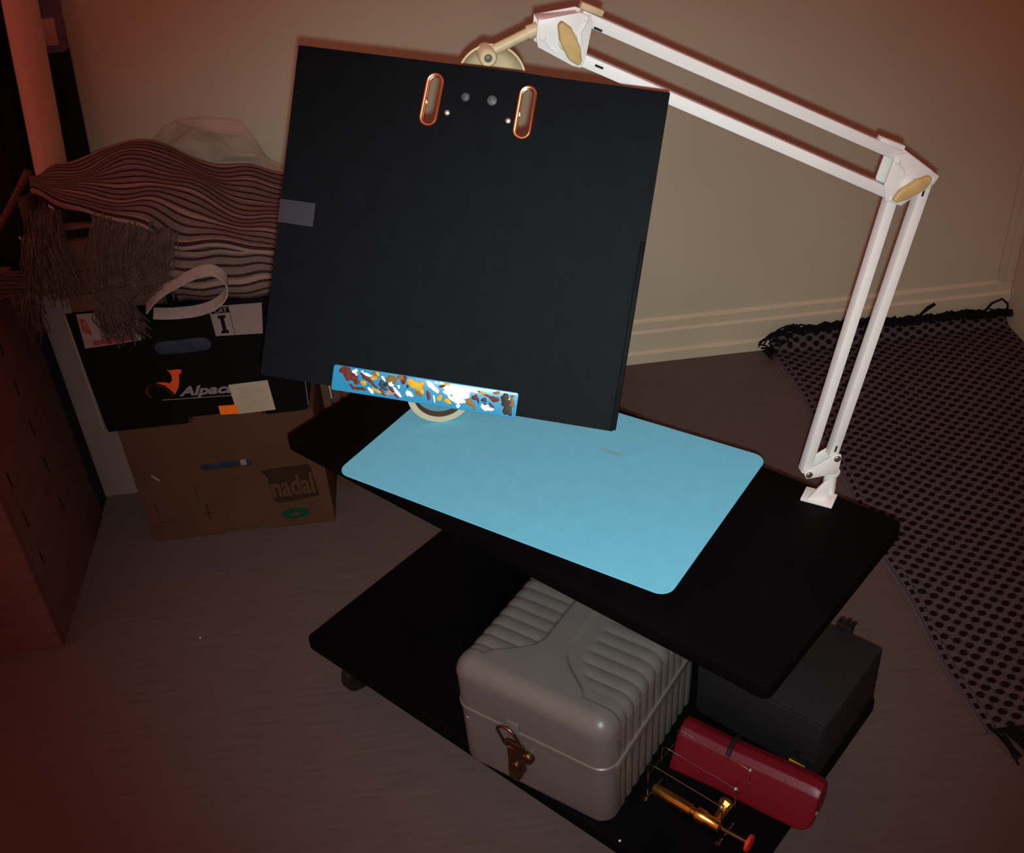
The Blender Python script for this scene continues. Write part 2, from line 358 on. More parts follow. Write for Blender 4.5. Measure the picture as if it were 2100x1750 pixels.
for x, z in ((-.0235, .103), (.029, .103)):
    label_of(part('rivet', 'steel', bd, lambda b: b.lathe([(.0001, .0016), (.0012, .0014), (.0022, .0008), (.0026, 0)], 16, Matrix.Translation((x, 0, z)) @ Matrix.Rotation(R(90), 4, 'X'), False, False)), 'bright rivet head')
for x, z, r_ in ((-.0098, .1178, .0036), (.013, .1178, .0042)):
    part('glare_scuff_mark', 'glare_scuff', bd, lambda b: b.lathe([(.0001, .0011), (r_*.5, .0009), (r_*.85, .0004), (r_, 0)], 14, Matrix.Translation((x, 0, z)) @ Matrix.Rotation(R(90), 4, 'X'), False, False))  # worn dents, with the flash glare on them painted as pale discs
label_of(part('tape_patch', 'tape_grey', bd, lambda b: b.box((-.1592, -.0004, -.0075), (-.1275, 0, .0125)), 0), 'dull grey tape patch')
# blue paint-daubed strip fixed along the lower edge of the board
SR = BR @ Matrix.Rotation(R(-.2), 3, 'Y')
st = thing('paint_strip', 'cyan plastic strip daubed with white, red and ochre paint along the lower board edge', 'palette', BT + BR @ Vector((-.0105, -.0019, -.1337)), rot=SR)
part('strip_plate', 'strip', st, lambda b: b.prism(rrect(-.0825, -.0112, .0825, .0112, .0022), -.0009, .0018, 'y'), .0004)
DABS = [('r',-71.2, 7.1, 5.0, 4.5, -11), ('r',-69.1, 2.1, 3.6, 3.2, 9), ('r',-63.1, 4.8, 3.6, 1.8, -31), ('r',-65.5, 2.2, 4.5, 2.3, -36), ('r',-53.8, 4.3, 5.5, 1.6, -31), ('r',-48.9, 2.0, 5.0, 1.5, -31), ('r',-44.7, -1.4, 4.1, 1.3, -36), ('r',-60.5, -0.6, 3.6, 2.3, -41), ('r',-63.4, -6.0, 3.2, 1.6, -31), ('r',-57.8, -6.5, 4.1, 1.3, -1), ('r',-54.2, -6.4, 3.6, 1.4, -11), ('r',-36.7, -6.5, 4.1, 1.3, -36), ('r',-28.9, -2.7, 4.5, 1.3, -36), ('r',-23.6, -7.7, 3.3, 1.1, -46), ('r',-19.2, 7.2, 3.2, 3.6, 9), ('r',4.4, -3.1, 2.0, 3.8, 14), ('r',15.7, 7.0, 3.2, 1.3, 24), ('r',45.0, 1.5, 2.5, 2.7, 9), ('r',53.7, 5.4, 6.4, 1.1, -16), ('r',62.3, 2.7, 5.0, 2.3, 4), ('r',60.3, -2.9, 3.6, 0.9, -41), ('p',-68.2, 1.8, 1.8, 1.1, 9), ('p',-29.4, -5.9, 3.6, 2.5, 9), ('w',-63.0, 7.9, 2.5, 2.0, 9), ('w',-61.3, 5.3, 1.1, 0.9, 9), ('w',-56.4, 8.6, 1.3, 0.9, 9), ('w',-52.3, 6.8, 3.2, 1.3, -21), ('w',-49.4, 6.1, 1.8, 1.1, 9), ('w',-36.9, 5.5, 1.1, 2.7, 34), ('w',-29.5, 1.7, 2.7, 2.3, -21), ('w',-24.2, -3.8, 1.6, 4.1, 39), ('w',-21.0, -6.4, 1.4, 2.5, 39), ('w',-22.5, 0.5, 1.3, 1.5, 9), ('w',-46.8, -6.6, 1.6, 3.5, 44), ('w',-13.1, -3.9, 2.3, 3.2, 44), ('w',-10.2, -5.3, 1.8, 1.3, -36), ('w',6.8, 5.2, 6.4, 2.5, -31), ('w',9.8, 3.0, 3.6, 2.3, -31), ('w',9.9, 9.1, 1.3, 1.1, 9), ('w',10.0, -5.0, 0.9, 3.3, 19), ('w',25.2, 4.8, 8.6, 4.2, 4), ('w',33.3, 6.0, 7.3, 3.6, -1), ('w',39.5, 7.8, 5.5, 2.4, -6), ('w',29.6, -0.3, 5.5, 4.1, 9), ('w',44.2, 7.6, 3.6, 1.8, -26), ('w',20.5, 5.9, 3.6, 3.0, 9), ('w',31.0, -3.7, 4.5, 2.7, -21), ('w',34.6, 0.4, 6.4, 2.3, 19), ('w',24.3, -2.0, 4.5, 1.3, -31), ('w',31.6, -8.1, 1.6, 2.0, 39), ('w',36.0, -3.4, 2.3, 1.4, 9), ('w',55.2, -5.5, 4.1, 2.7, -31), ('w',59.0, -6.7, 5.0, 1.3, 4), ('w',15.0, 9.3, 2.4, 1.1, -11), ('y',-54.0, -1.0, 2.5, 2.5, 9), ('y',-43.7, 7.6, 2.7, 3.0, 19), ('y',-45.5, 4.2, 2.7, 1.6, 9), ('y',-41.4, -5.9, 4.5, 1.6, -21), ('y',-12.7, 6.4, 3.6, 2.7, -21), ('y',-7.8, 4.0, 5.0, 3.6, -21), ('y',-3.7, 1.0, 4.5, 3.2, -31), ('y',-2.5, 5.6, 2.3, 2.7, 9), ('y',14.6, -3.6, 2.4, 2.7, 9), ('y',22.0, -5.4, 3.2, 2.2, -21), ('y',18.2, 9.1, 3.3, 1.1, 14), ('y',51.7, 6.3, 3.3, 1.1, -1), ('o',-30.2, 6.5, 4.5, 3.2, -6), ('o',-27.1, 3.8, 2.3, 1.8, 9), ('o',-44.6, 7.9, 3.6, 2.0, -21), ('o',-21.7, 8.6, 3.2, 2.5, 9), ('o',-4.1, -2.6, 3.2, 2.3, 9), ('o',41.1, -3.5, 2.7, 4.1, 39), ('o',45.2, -6.9, 1.3, 2.9, 29), ('o',63.4, 8.4, 2.9, 1.5, 9), ('o',77.3, 7.4, 2.2, 0.9, -1), ('o',78.0, 2.3, 1.6, 5.0, 19), ('b',-37.7, 0.9, 3.6, 2.7, -31), ('b',-35.4, -2.7, 3.6, 1.8, -31), ('k',-34.0, 1.0, 2.3, 2.0, 9), ('k',71.0, 6.2, 3.6, 2.7, 9), ('k',72.5, 2.4, 5.5, 4.1, 39), ('k',74.3, -4.5, 4.1, 4.1, -31), ('k',77.0, -7.2, 2.5, 2.4, 9), ('b',53.4, 0.5, 2.3, 2.5, 9), ('b',54.8, -2.9, 1.3, 1.1, 9), ('k',-14.9, 2.0, 1.1, 1.6, 29), ('b',48.0, -0.3, 1.3, 2.9, 24), ('w',75.1, 4.6, 0.8, 0.8, 9)]  # the last, tiny white dab is a painted highlight
rd = random.Random(3)
for i, (c, x, z, rx, ry, a) in enumerate(DABS):
    x, z, rx, ry = x/1000, z/1000, rx/1000, ry/1000; a = R(a)
    rx = max(rx, .0006); ry = max(ry, .0006)
    n = 14; ph = [rd.uniform(0, 6.28) for _ in range(3)]; h = rd.uniform(.0003, .0006) + i*.000004; b = MB(); rings = []
    for k, hh in ((1.0, 0), (.93, h*.7), (.6, h)):
        ring = []
        for j in range(n):
            t = 2*math.pi*j/n; q_ = k*(1 + .16*math.sin(2*t+ph[0]) + .12*math.sin(3*t+ph[1]) + .08*math.sin(5*t+ph[2]))
            px, pz = rx*q_*math.cos(t), ry*q_*math.sin(t)
            wx = min(.0821, max(-.0821, x + px*math.cos(a) - pz*math.sin(a))); wz = min(.0108, max(-.0108, z + px*math.sin(a) + pz*math.cos(a)))
            ring.append((wx, -.0009-hh, wz))
        rings.append(ring)
    for r_ in rings: b.v += r_
    for k in range(2):
        b.f += [(k*n+j, k*n+(j+1) % n, (k+1)*n+(j+1) % n, (k+1)*n+j) for j in range(n)]
    b.f.append(tuple(range(2*n, 3*n)))
    b.build('paint_dab', 'paint_' + c, st, smooth=True)

# ---------------------------------------------------------------- spring-arm lamp stand clamped to the cart's back edge
LA = R(3.2595); LB = Vector((.487, 1.099, Z1))
lm = thing('arm_lamp', 'white two-section jointed lamp arm with yellowed knobs, clamped to the cart top', 'lamp', LB, LA)
AX = Vector((math.cos(LA), math.sin(LA), 0)); LN = Vector((-math.sin(LA), math.cos(LA), 0))
cl = part('clamp', 'white_metal', lm, lambda b: (
    b.box((-.030, -.030, 0), (.012, -.001, .0035), Matrix.Rotation(R(-38), 4, 'Z')),
    b.prism([(-.030, .0035), (-.004, .0035), (-.004, .034), (-.009, .034)], -.017, -.0125, 'y', Matrix.Rotation(R(-15), 4, 'Z'))), .0008)
part('post_socket', 'white_metal', lm, lambda b: b.lathe([(.0085, -.030), (.0085, .031), (.0112, .0325), (.0118, .0365), (.0102, .0372), (.0074, .0365), (.0074, .020)], 32, Matrix.Translation((.0005, .003, 0)), True, True), smooth=True)
part('screw_jaw', 'white_metal', lm, lambda b: (b.box((-.012, .006, -.062), (.012, .011, .004)), b.box((-.012, -.028, -.066), (.012, .011, -.061)), b.cyl((0, -.016, -.085), (0, -.016, -.0225), .004, 12), b.cyl((0, -.016, -.0245), (0, -.016, -.0215), .009, 20)), .0006)
part('swivel_pin', 'bolt', lm, lambda b: b.cyl((.001, .003, .02), (.001, .003, .052), .0042, 16))
bp = [(-.0425, .0475), (-.0385, .0530), (-.0010, .0738), (.0046, .0722), (.0058, .0660), (.0040, .0420), (-.0300, .0400), (-.0390, .0402)]
part('base_bracket', 'white_metal', lm, lambda b: (b.prism(bp, -.0105, -.0085), b.prism(bp, .0085, .0105), b.box((-.028, -.0095, .0402), (.003, .0095, .0425))), .0005)
for x, z in ((-.0362, .0467), (0, .0664)):
    part('pivot_bolt', 'bolt', lm, lambda b: (b.lathe([(.0046, -.0105), (.0046, -.0118), (.0036, -.0128)], 20, Matrix.Translation((x, 0, z)) @ Matrix(((1,0,0,0),(0,0,1,0),(0,1,0,0),(0,0,0,1))), True, True), b.cyl((x, -.0105, z), (x, .012, z), .0025, 12)))
def bar(name, p, q, wd=.0120, dp=.0135):
    d = Vector((q[0]-p[0], 0, q[1]-p[1])); L = d.length; d.normalize(); nn = Vector((d.z, 0, -d.x))
    T = Matrix(((d.x, 0, nn.x, p[0]), (0, 1, 0, 0), (d.z, 0, nn.z, p[1]), (0, 0, 0, 1)))
    part(name, 'white_metal', lm, lambda b: b.box((-.004, -dp/2, -wd/2), (L+.004, dp/2, wd/2), T), .0008)
bar('lower_arm_bar', (-.0379, .0503), (.0262, .4230)); bar('lower_arm_bar', (-.0030, .0713), (.0635, .4330))
bar('upper_arm_bar', (-.3190, .6555), (.0267, .4724), .0122); bar('upper_arm_bar', (-.3229, .6161), (.0175, .4312), .0122)
ep = [(.0105, .4434), (.0183, .4765), (.0322, .4775), (.0735, .4455), (.0690, .4365), (.0333, .4155), (.0140, .4245)]
part('elbow_bracket', 'white_metal', lm, lambda b: (b.prism(ep, -.0118, -.0092), b.prism(ep, .0092, .0118), b.box((.030, -.0095, -.001), (.075, .0095, .001), Matrix.Translation((.0322, 0, .477)) @ Matrix.Rotation(R(38), 4, 'Y') @ Matrix.Translation((-.0322, 0, 0)))), .0006)
hp = [(-.3679, .6437), (-.3655, .6600), (-.3250, .6630), (-.3136, .6585), (-.3126, .6510), (-.3204, .6180), (-.3251, .6102), (-.3333, .6130), (-.3669, .6348)]
part('head_bracket', 'white_metal', lm, lambda b: (b.prism(hp, -.0118, -.0092), b.prism(hp, .0092, .0118), b.box((-.365, -.0095, .6585), (-.325, .0095, .6605), None)), .0006)
# corner studs on the brackets
for x, z in ((.0225, .4690), (.0660, .4415), (.0215, .4260), (-.3185, .6560), (-.3262, .6160), (-.3615, .6430)):
    part('bracket_stud', 'white_metal', lm, lambda b: b.lathe([(.0034, 0), (.0030, .0012), (.0015, .0019), (.0002, .002)], 14, Matrix.Translation((x, -.0118, z)) @ Matrix.Rotation(R(90), 4, 'X'), False, False))
# stiffening ribs pressed into the plates
part('pressed_rib', 'white_metal', lm, lambda b: b.tube([(.022, -.0122, .468), (.030, -.0122, .458), (.031, -.0122, .452)], .0012, 6))
part('pressed_rib', 'white_metal', lm, lambda b: b.tube([(-.3185, -.0122, .655), (-.3250, -.0122, .645), (-.3240, -.0122, .632)], .0014, 6))
part('pressed_rib', 'white_metal', lm, lambda b: b.tube([(-.3620, -.0122, .643), (-.3560, -.0122, .634), (-.3500, -.0122, .628)], .0014, 6))
def knob(p, q, wid, zc):
    d = Vector((q[0]-p[0], 0, q[1]-p[1])); L = d.length; d.normalize(); nn = Vector((d.z, 0, -d.x)); c = Vector(((p[0]+q[0])/2, 0, (p[1]+q[1])/2))
    T = Matrix(((d.x, 0, nn.x, c.x), (0, 1, 0, 0), (d.z, 0, nn.z, c.z), (0, 0, 0, 1)))
    h = L/2; poly = [(-h, -.15*wid), (-.55*h, -.5*wid), (.35*h, -.5*wid), (.92*h, -.22*wid), (h, .1*wid), (.55*h, .5*wid), (-.35*h, .5*wid), (-.92*h, .2*wid)]
    kn = part('clamp_knob', 'knob', lm, lambda b: b.prism(poly, -.0255, -.0165, 'y', T), .0022, 3) if False else part('clamp_knob', 'knob', lm, lambda b: b.prism(poly, -.0240, -.0165, 'y', T), .0020, seg=3)
    label_of(kn, 'yellowed diamond-shaped clamping knob')
    part('knob_shaft', 'white_metal', kn, lambda b: b.lathe([(.0100, -.0118), (.0092, -.0140), (.0075, -.0165)], 24, Matrix.Translation((c.x, 0, c.z)) @ Matrix(((1,0,0,0),(0,0,1,0),(0,1,0,0),(0,0,0,1))), True, True))
knob((.0185, .4272), (.0595, .4500), .0150, 0); knob((-.3465, .6590), (-.3285, .6165), .0150, 0)
part('spring_end', 'white_metal', lm, lambda b: b.box((-.016, -.005, -.0025), (.016, .005, .003), Matrix.Translation((.0170, 0, .4865)) @ Matrix.Rotation(R(25), 4, 'Y')), .001)
part('spring_end', 'cream', lm, lambda b: b.box((-.0115, -.005, -.0030), (.0125, .005, .003), Matrix.Translation((-.3115, 0, .6625)) @ Matrix.Rotation(R(26), 4, 'Y')), .001)
for p in ((-.3065, .6440, 28), (-.3060, .6078, 28), (.0605, .4260, -80), (-.002, .0800, -80)):
    part('spring_slot', 'slot_dark', lm, lambda b: b.box((-.0045, -.00745, -.0011), (.0045, -.0066, .0011), Matrix.Translation((p[0], 0, p[1])) @ Matrix.Rotation(R(p[2]), 4, 'Y')))
nk = part('neck_link', 'cream', lm, lambda b: (b.tube([(-.4165, -.004, .6319), (-.3740, -.001, .6462)], .0052, 14), b.tube([(-.3745, 0, .6460), (-.3640, 0, .6490)], .0068, 14)))
label_of(nk, 'cream link between bracket and lamp head')
part('joint_boss', 'cream', lm, lambda b: b.lathe([(.0030, .0185), (.0074, .0185), (.0088, .0165), (.0088, -.004)], 26, Matrix.Translation((-.4165, 0, .6319)) @ Matrix.Rotation(R(90), 4, 'X'), True, True))
part('joint_screw', 'bolt', lm, lambda b: b.lathe([(.0002, .0200), (.0030, .0198), (.0040, .0184)], 18, Matrix.Translation((-.4165, 0, .6319)) @ Matrix.Rotation(R(90), 4, 'X'), False, True))
hd = part('lamp_head', 'cream', lm, lambda b: b.lathe([(.0345, .010), (.0345, .0125), (.0325, .0125), (.0300, .004), (.022, -.004), (.006, -.008), (.0002, -.008), (.006, -.0105), (.023, -.0065), (.032, .003), (.0345, .010)], 44, Matrix.Translation((-.4135, .006, .6045)) @ Matrix.Rotation(R(90), 4, 'X') @ Matrix.Rotation(R(-8), 4, 'X'), False, False), smooth=True)
label_of(hd, 'cream dished lamp head behind the board')
# rod and jaw that carry the board
hb_ = Vector((-.4135, 0, .6000)); jb = BT + BR @ Vector((.005, .0045, .088)); jl = Vector(((jb-LB).dot(AX), (jb-LB).dot(LN), jb.z-Z1))
part('support_rod', 'black_plastic', lm, lambda b: b.tube([hb_, hb_.lerp(jl, .5) + Vector((0, 0, -.01)), jl], .005, 12))
jm = Matrix.Rotation(-LA, 3, 'Z') @ BR; jT = jm.to_4x4(); jT.translation = jl
part('board_jaw', 'black_plastic', lm, lambda b: b.box((-.03, -.0013, -.02), (.03, .004, .02), jT), .001)
# ---------------------------------------------------------------- grey ribbed case on the lower board
BW, BD, BH, PIT = .256, .285, .210, .0215
bx = thing('ribbed_case', 'large grey ribbed plastic case with a brass latch, standing on the lower cart board', 'case', K(.3645, -.0605, Z2), CA + R(7.0))
def plan(r=.026, step=.0024, rib=True):
    out = []   # (x, y, nx, ny)
    def arc(cx, cy, a0):
        for i in range(9):
            a = R(a0 + 90*i/8); out.append((cx + r*math.cos(a), cy + r*math.sin(a), math.cos(a), math.sin(a)))
    def seg(p, q, n, m):
        for i in range(1, m): out.append((lerp(p[0], q[0], i/m), lerp(p[1], q[1], i/m), n[0], n[1]))
    m = int((BD-2*r)/step)
    seg((r, 0), (BW-r, 0), (0, -1), 14); arc(BW-r, r, -90)
    seg((BW, r), (BW, BD-r), (1, 0), m); arc(BW-r, BD-r, 0)
    seg((BW-r, BD), (r, BD), (0, 1), 14); arc(r, BD-r, 90)
    seg((0, BD-r), (0, r), (-1, 0), m); arc(r, r, 180)
    return out
PL = plan()
def groove(y): return 1 - abs(math.sin(math.pi*(y-.034)/PIT))**.8
def ribside(y): return sstep(.034, .038, y)*sstep(BD-.028, BD-.034, y)
def ring(z, inset=0, amp=.0032, draft=True):
    k = 1 - .022*(BH-z)/BH if draft else 1; res = []
    for x, y, nx, ny in PL:
        o = -inset - (amp*groove(y)*ribside(y) if abs(nx) > .99 else 0)
        X = BW/2 + (x-BW/2)*k + nx*o; Y = BD/2 + (y-BD/2)*k + ny*o; res.append((X, Y, z))
    return res
ZS = .117
def loft(b, rings):
    n = len(rings[0])
    o = len(b.v)
    for r_ in rings: b.v += [tuple(p) for p in r_]
    for i in range(len(rings)-1):
        b.f += [(o+i*n+j, o+i*n+(j+1) % n, o+(i+1)*n+(j+1) % n, o+(i+1)*n+j) for j in range(n)]
    b.f.append(tuple(o+j for j in range(n-1, -1, -1))); b.f.append(tuple(o+(len(rings)-1)*n+j for j in range(n)))
def body(b):
    loft(b, [ring(0, .006), ring(.0012, .0028), ring(.004, .0007), ring(.008, 0), ring(.06, 0), ring(ZS-.010, 0), ring(ZS-.008, 0, .002), ring(ZS-.004, -.0005, 0), ring(ZS-.0006, -.0005, 0)])
part('body', 'case', bx, body, smooth=True)
XC = BW*.455
def hb(y): return .0170 + .060*sstep(.125, .036, y)**2.2
def lid_disp(x, y):
    e = min(abs(x-XC) - hb(y), (y-.036)*1.2)
    m = sstep(0, .006, e)
    side = sstep(.004, .010, e) if x < XC else sstep(.020, .036, e)
    return -.0055*m - .0026*groove(y)*ribside(y)*side
def lid(b):
    loft(b, [ring(ZS+.0006, -.002, 0), ring(ZS+.006, -.002, 0), ring(ZS+.0075, 0, .002), ring(ZS+.012, 0), ring(ZS+.035, 0), ring(BH-.034, 0), ring(BH-.027, .0008)])
    r = .028; RP = .026
    def axis(L, n):
        e = [r*(1-math.cos(R(90*i/10))) for i in range(10)]
        return e + [lerp(r, L-r, i/n) for i in range(n+1)] + [L - v for v in reversed(e)]
    rows = []
    for x in axis(BW, 90):
        row = []
        for y in axis(BD, 150):
            qx = abs(x-BW/2) - BW/2 + RP; qy = abs(y-BD/2) - BD/2 + RP
            l = math.hypot(max(qx, 0), max(qy, 0)); d = RP - l - min(max(qx, qy), 0)
            X, Y = x, y
            if d < 0:                       # outside the rounded corner: pull back onto the outline
                X -= math.copysign(max(qx, 0)/l*(-d), x-BW/2); Y -= math.copysign(max(qy, 0)/l*(-d), y-BD/2); d = 0
            f = min(1, d/r); drop = r - math.sqrt(max(0, r*r - (r-min(d, r))**2))
            near_side = qx > qy
            up = 1 - drop/r
            if near_side and d < r:
                dd = lerp(-.0032*groove(Y)*ribside(Y), lid_disp(x, y), up)
                X += math.copysign(1, x-BW/2)*dd*(1-up); z = BH - drop + dd*up
            else:
                z = BH - drop + lid_disp(x, y)*up
            row.append((X, Y, z))
        rows.append(row)
    b.grid(rows)
part('lid', 'case', bx, lid, smooth=True)
part('seam_strip', 'case', bx, lambda b: b.box((BW-.004, .020, ZS-.004), (BW+.0036, BD-.02, ZS+.0075), Matrix.Translation((-.0015, 0, 0))), .0014)
part('seam_strip', 'case', bx, lambda b: b.box((.024, .0005, ZS-.0018), (BW-.028, .006, ZS+.0012)), .0006, 1)
part('front_crease', 'case', bx, lambda b: b.prism([(-.004, 0), (0, -.003), (.004, 0)], ZS+.006, BH-.028, 'z', Matrix.Translation((XC-.002, .0035, 0))), .0006)
lt = part('latch', 'brass_old', bx, lambda b: (b.box((.092, -.0035, .040), (.120, .006, .098)), b.prism(stadium(0, 0, .010, .019, 8), -.0065, .004, 'y', Matrix.Translation((.103, 0, .037)))), .0012)
label_of(lt, 'tarnished brass latch')
part('latch_loop', 'brass_old', lt, lambda b: b.tube([(p[0], -.006-.010*sstep(.1, .14, p[1]), p[1]) for p in stadium(.1030, .118, .0155, .0275, 10)], .0024, 10, closed=True), smooth=True)
part('latch_lever', 'brass_old', lt, lambda b: (b.box((.093, -.008, .094), (.116, -.002, .105)), b.lathe([(.0002, .011), (.007, .0105), (.0105, .008), (.0105, 0)], 20, Matrix.Translation((.126, .002, .080)) @ Matrix.Rotation(R(90), 4, 'X'), False, True)), .0008)
part('strike_plate', 'case', lt, lambda b: b.box((.094, -.0016, .108), (.113, .004, .140)), .0008)
for x, z in ((.022, .098), (.222, .100)):
    label_of(part('rivet', 'steel', bx, lambda b: b.lathe([(.0002, .0018), (.0022, .0015), (.0036, 0)], 16, Matrix.Translation((x, .003, z)) @ Matrix.Rotation(R(90), 4, 'X'), False, False)), 'small bright rivet')
for x, y, z, rx, rz in ((.155, .0105, BH-.010, .014, .004), (.185, .0015, BH-.042, .007, .004), (.035, .004, BH-.030, .008, .004)):
    part('rust_stain', 'stain', bx, lambda b: b.lathe([(.0001, .0006), (1*rx*.7, .0005), (rx, 0)], 16, Matrix.Translation((x, y, z)) @ Matrix.Rotation(R(40 if z > BH-.02 else 85), 4, 'X') @ Matrix.Diagonal((1, rz/rx*1.5, 1, 1)), False, False))

# ---------------------------------------------------------------- dark grey equipment box
gb = thing('equipment_box', 'dark grey metal equipment box at the right end of the lower cart board', 'box', K(.600, .221, Z2), CA)
part('casing', 'dark_grey', gb, lambda b: b.box((0, .003, .004), (.204, .184, .112)), .0016)
part('front_panel', 'dark_grey', gb, lambda b: b.box((.0015, -.0015, .006), (.2025, .004, .110)), .0012)
for x, y in ((.02, .02), (.184, .02), (.02, .165), (.184, .165)):
    part('foot', 'black_plastic', gb, lambda b: b.cyl((x, y, 0), (x, y, .006), .008, 14))
label_of(part('slot_recess', 'black_plastic', gb, lambda b: b.prism(stadium(0, 0, .008, .0165, 8, R(90)), -.0030, -.001, 'y', Matrix.Translation((.183, 0, .034)))), 'dark slot-shaped recess')
part('slot_flap', 'dark_grey', gb, lambda b: b.box((.176, -.0045, .028), (.198, -.0025, .039)), .0006)
label_of(part('yellow_label', 'yellow', gb, lambda b: b.box((.1600, -.0028, .0080), (.1850, -.0012, .0145))), 'small yellow label')
# clawed black clip standing at its back edge
pc = thing('hair_clip', 'small dark toothed clip standing behind the grey equipment box', 'clip', K(.742, .411, Z2), CA)
part('clip_body', 'black_plastic', pc, lambda b: b.box((-.014, -.005, 0), (.010, .007, .118)), .002)
for x, h in ((-.010, .012), (.0, .016), (.0085, .014)):
    part('tooth', 'black_plastic', pc, lambda b: b.tube([(x, .002, .112), (x+.002, .001, .120+h*.4), (x+.007, -.001, .118+h)], [.0035, .003, .002], 8))

# ---------------------------------------------------------------- red case, wire rack and brass torch on the lower board
rc = thing('red_case', 'red leatherette case with a press stud, overhanging the lower cart board edge', 'case', K(.628, .083, Z2), CA + R(6))
sec = [(.0, .0), (.084, .0), (.093, .006), (.097, .020), (.096, .040), (.088, .054), (.075, .060), (.062, .058), (.052, .050), (.0, .004)]
def redbody(b):
    xs = [(0, 1, 0), (.010, 1, 0), (.072, .96, 0), (.085, .97, .0), (.150, 1, 0), (.196, 1, 0), (.206, .96, .002), (.214, .82, .008)]
    rows = []
    for x, k, dz in xs:
        rows.append([(x, .055+(y-.055)*k + (0 if y > .04 else .026), dz + z*k) for y, z in sec])
    n = len(sec); o = 0
    for r_ in rows: b.v += r_
    for i in range(len(rows)-1): b.f += [(i*n+j, i*n+(j+1) % n, (i+1)*n+(j+1) % n, (i+1)*n+j) for j in range(n)]
    b.f.append(tuple(range(n-1, -1, -1))); b.f.append(tuple((len(rows)-1)*n+j for j in range(n)))
part('case_body', 'red_leather', rc, redbody, .003, seg=3, angle=20)
label_of(part('strap_band', 'black_plastic', rc, lambda b: b.tube([(.0785, .097, .012), (.0785, .0985, .034), (.0785, .091, .055), (.0785, .076, .0615), (.0785, .060, .0590), (.0785, .050, .049)], .0035, 8)), 'dark elastic band')
label_of(part('press_stud', 'steel', rc, lambda b: b.lathe([(.0002, .003), (.0028, .0026), (.0042, .001), (.0048, 0)], 18, Matrix.Translation((.2135, .048, .024)) @ Matrix.Rotation(R(80), 4, 'Y'), False, False)), 'metal press stud')
rk = thing('wire_rack', 'small chrome wire rack of three hoops beside the red case', 'rack', K(.630, .048, Z2), CA)
for i, v in enumerate((0.0, .036, .074)):
    x1 = .118; zt = .080
    z0 = .050 if i == 2 else .002
    hp_ = [(-.001, v, z0), (-.001, v, zt-.006), (.002, v, zt-.001), (.006, v, zt)] + [(lerp(.006, x1-.006, t/6), v, zt) for t in range(1, 7)] + [(x1-.002, v, zt-.001), (x1, v, zt-.006), (x1, v, z0)]
    part('hoop', 'wire', rk, lambda b: b.tube(hp_, .0008, 8), smooth=True)
    label_of(part('hoop_bead', 'steel', rk, lambda b: b.lathe([(.0001, -.0030), (.0028, -.0018), (.0035, 0), (.0028, .0018), (.0001, .0030)], 12, Matrix.Translation((x1-.001, v, zt)), False, False), smooth=True), 'bright bead at the hoop end')
for x in (-.001, .118):
    part('base_wire', 'wire', rk, lambda b: b.tube([(x, -.006, .0015), (x, .037, .0015)], .0015, 8))
for x in (-.001, .118):
    part('cross_wire', 'wire', rk, lambda b: b.tube([(x, 0, .052), (x, .074, .052)], .0006, 8))
for x in (-.001, .118):
    part('rack_foot', 'brass_old', rk, lambda b: b.cyl((x, -.006, 0), (x, -.006, .005), .0042, 12))
bt = thing('brass_torch', 'small brass gas torch with a red valve knob lying under the wire rack', 'torch', K(.636, .060, Z2), CA + R(1))
part('burner_tube', 'brass', bt, lambda b: b.lathe([(.0075, -.004), (.0085, -.002), (.0085, .058), (.0065, .060), (.0065, .066)], 22, Matrix.Translation((0, 0, .012)) @ Matrix.Rotation(R(90), 4, 'Y'), True, True))
part('valve_body', 'brass', bt, lambda b: (b.lathe([(.006, .064), (.0105, .067), (.0105, .080), (.0085, .083), (.0085, .103), (.006, .105)], 22, Matrix.Translation((0, 0, .012)) @ Matrix.Rotation(R(90), 4, 'Y'), True, True), b.lathe([(.0065, .006), (.0065, .022), (.0085, .024), (.0085, .038), (.006, .040)], 20, Matrix.Translation((.094, 0, .012)) @ Matrix.Rotation(R(-82), 4, 'X'), True, True), b.lathe([(.009, -.006), (.0115, 0), (.009, .006)], 8, Matrix.Translation((.094, .030, .022)) @ Matrix.Rotation(R(-82), 4, 'X'), True, True)))
part('valve_stem', 'brass_old', bt, lambda b: b.cyl((.104, 0, .012), (.148, .001, .0135), .0032, 12))
label_of(part('valve_knob', 'red_knob', bt, lambda b: b.lathe([(.009, -.003), (.0125, -.0022), (.0125, .0022), (.009, .003)], 22, Matrix.Translation((.148, .001, .0135)) @ Matrix.Rotation(R(90), 4, 'Y'), True, True)), 'red valve knob')

# ---------------------------------------------------------------- cardboard boxes by the wall
FY = 1.821
nb = thing('cardboard_box', 'brown cardboard fruit box on the floor, green oval and brown print on its front', 'box', (-.652, FY, 0))
W1, H1 = .380, .290
notch = [(0, 0), (.145, 0), (.148, .0125), (.238, .0125), (.245, 0), (W1, 0), (W1, H1), (.283, H1), (.279, H1+.013), (.150, H1+.013), (.146, H1), (0, H1)]
hole1 = [(.187-.050+p[0], .178+p[1]) for p in stadium(.05, 0, .009, .052, 8, R(90))]
v_, f_ = fill_curve(notch, [hole1], .005)
m_ = MB(); m_.add([(x, y+.0025, z) for x, y, z in v_], f_); m_.build('front_flap', 'card', nb, smooth=False)
part('box_shell', 'card', nb, lambda b: (b.box((0, .006, .001), (.005, .30, H1)), b.box((W1-.005, .006, .001), (W1, .30, H1)), b.box((.005, .295, .001), (W1-.005, .30, H1)), b.box((.005, .006, .001), (W1-.005, .295, .006)), b.box((.005, .006, H1-.005), (W1-.005, .295, H1))), .0006, 1)
label_of(part('bag_inside', 'blue_grey', nb, lambda b: b.box((.12, .012, .15), (.255, .03, .21)), .004), 'bluish bag seen through the hand hole')
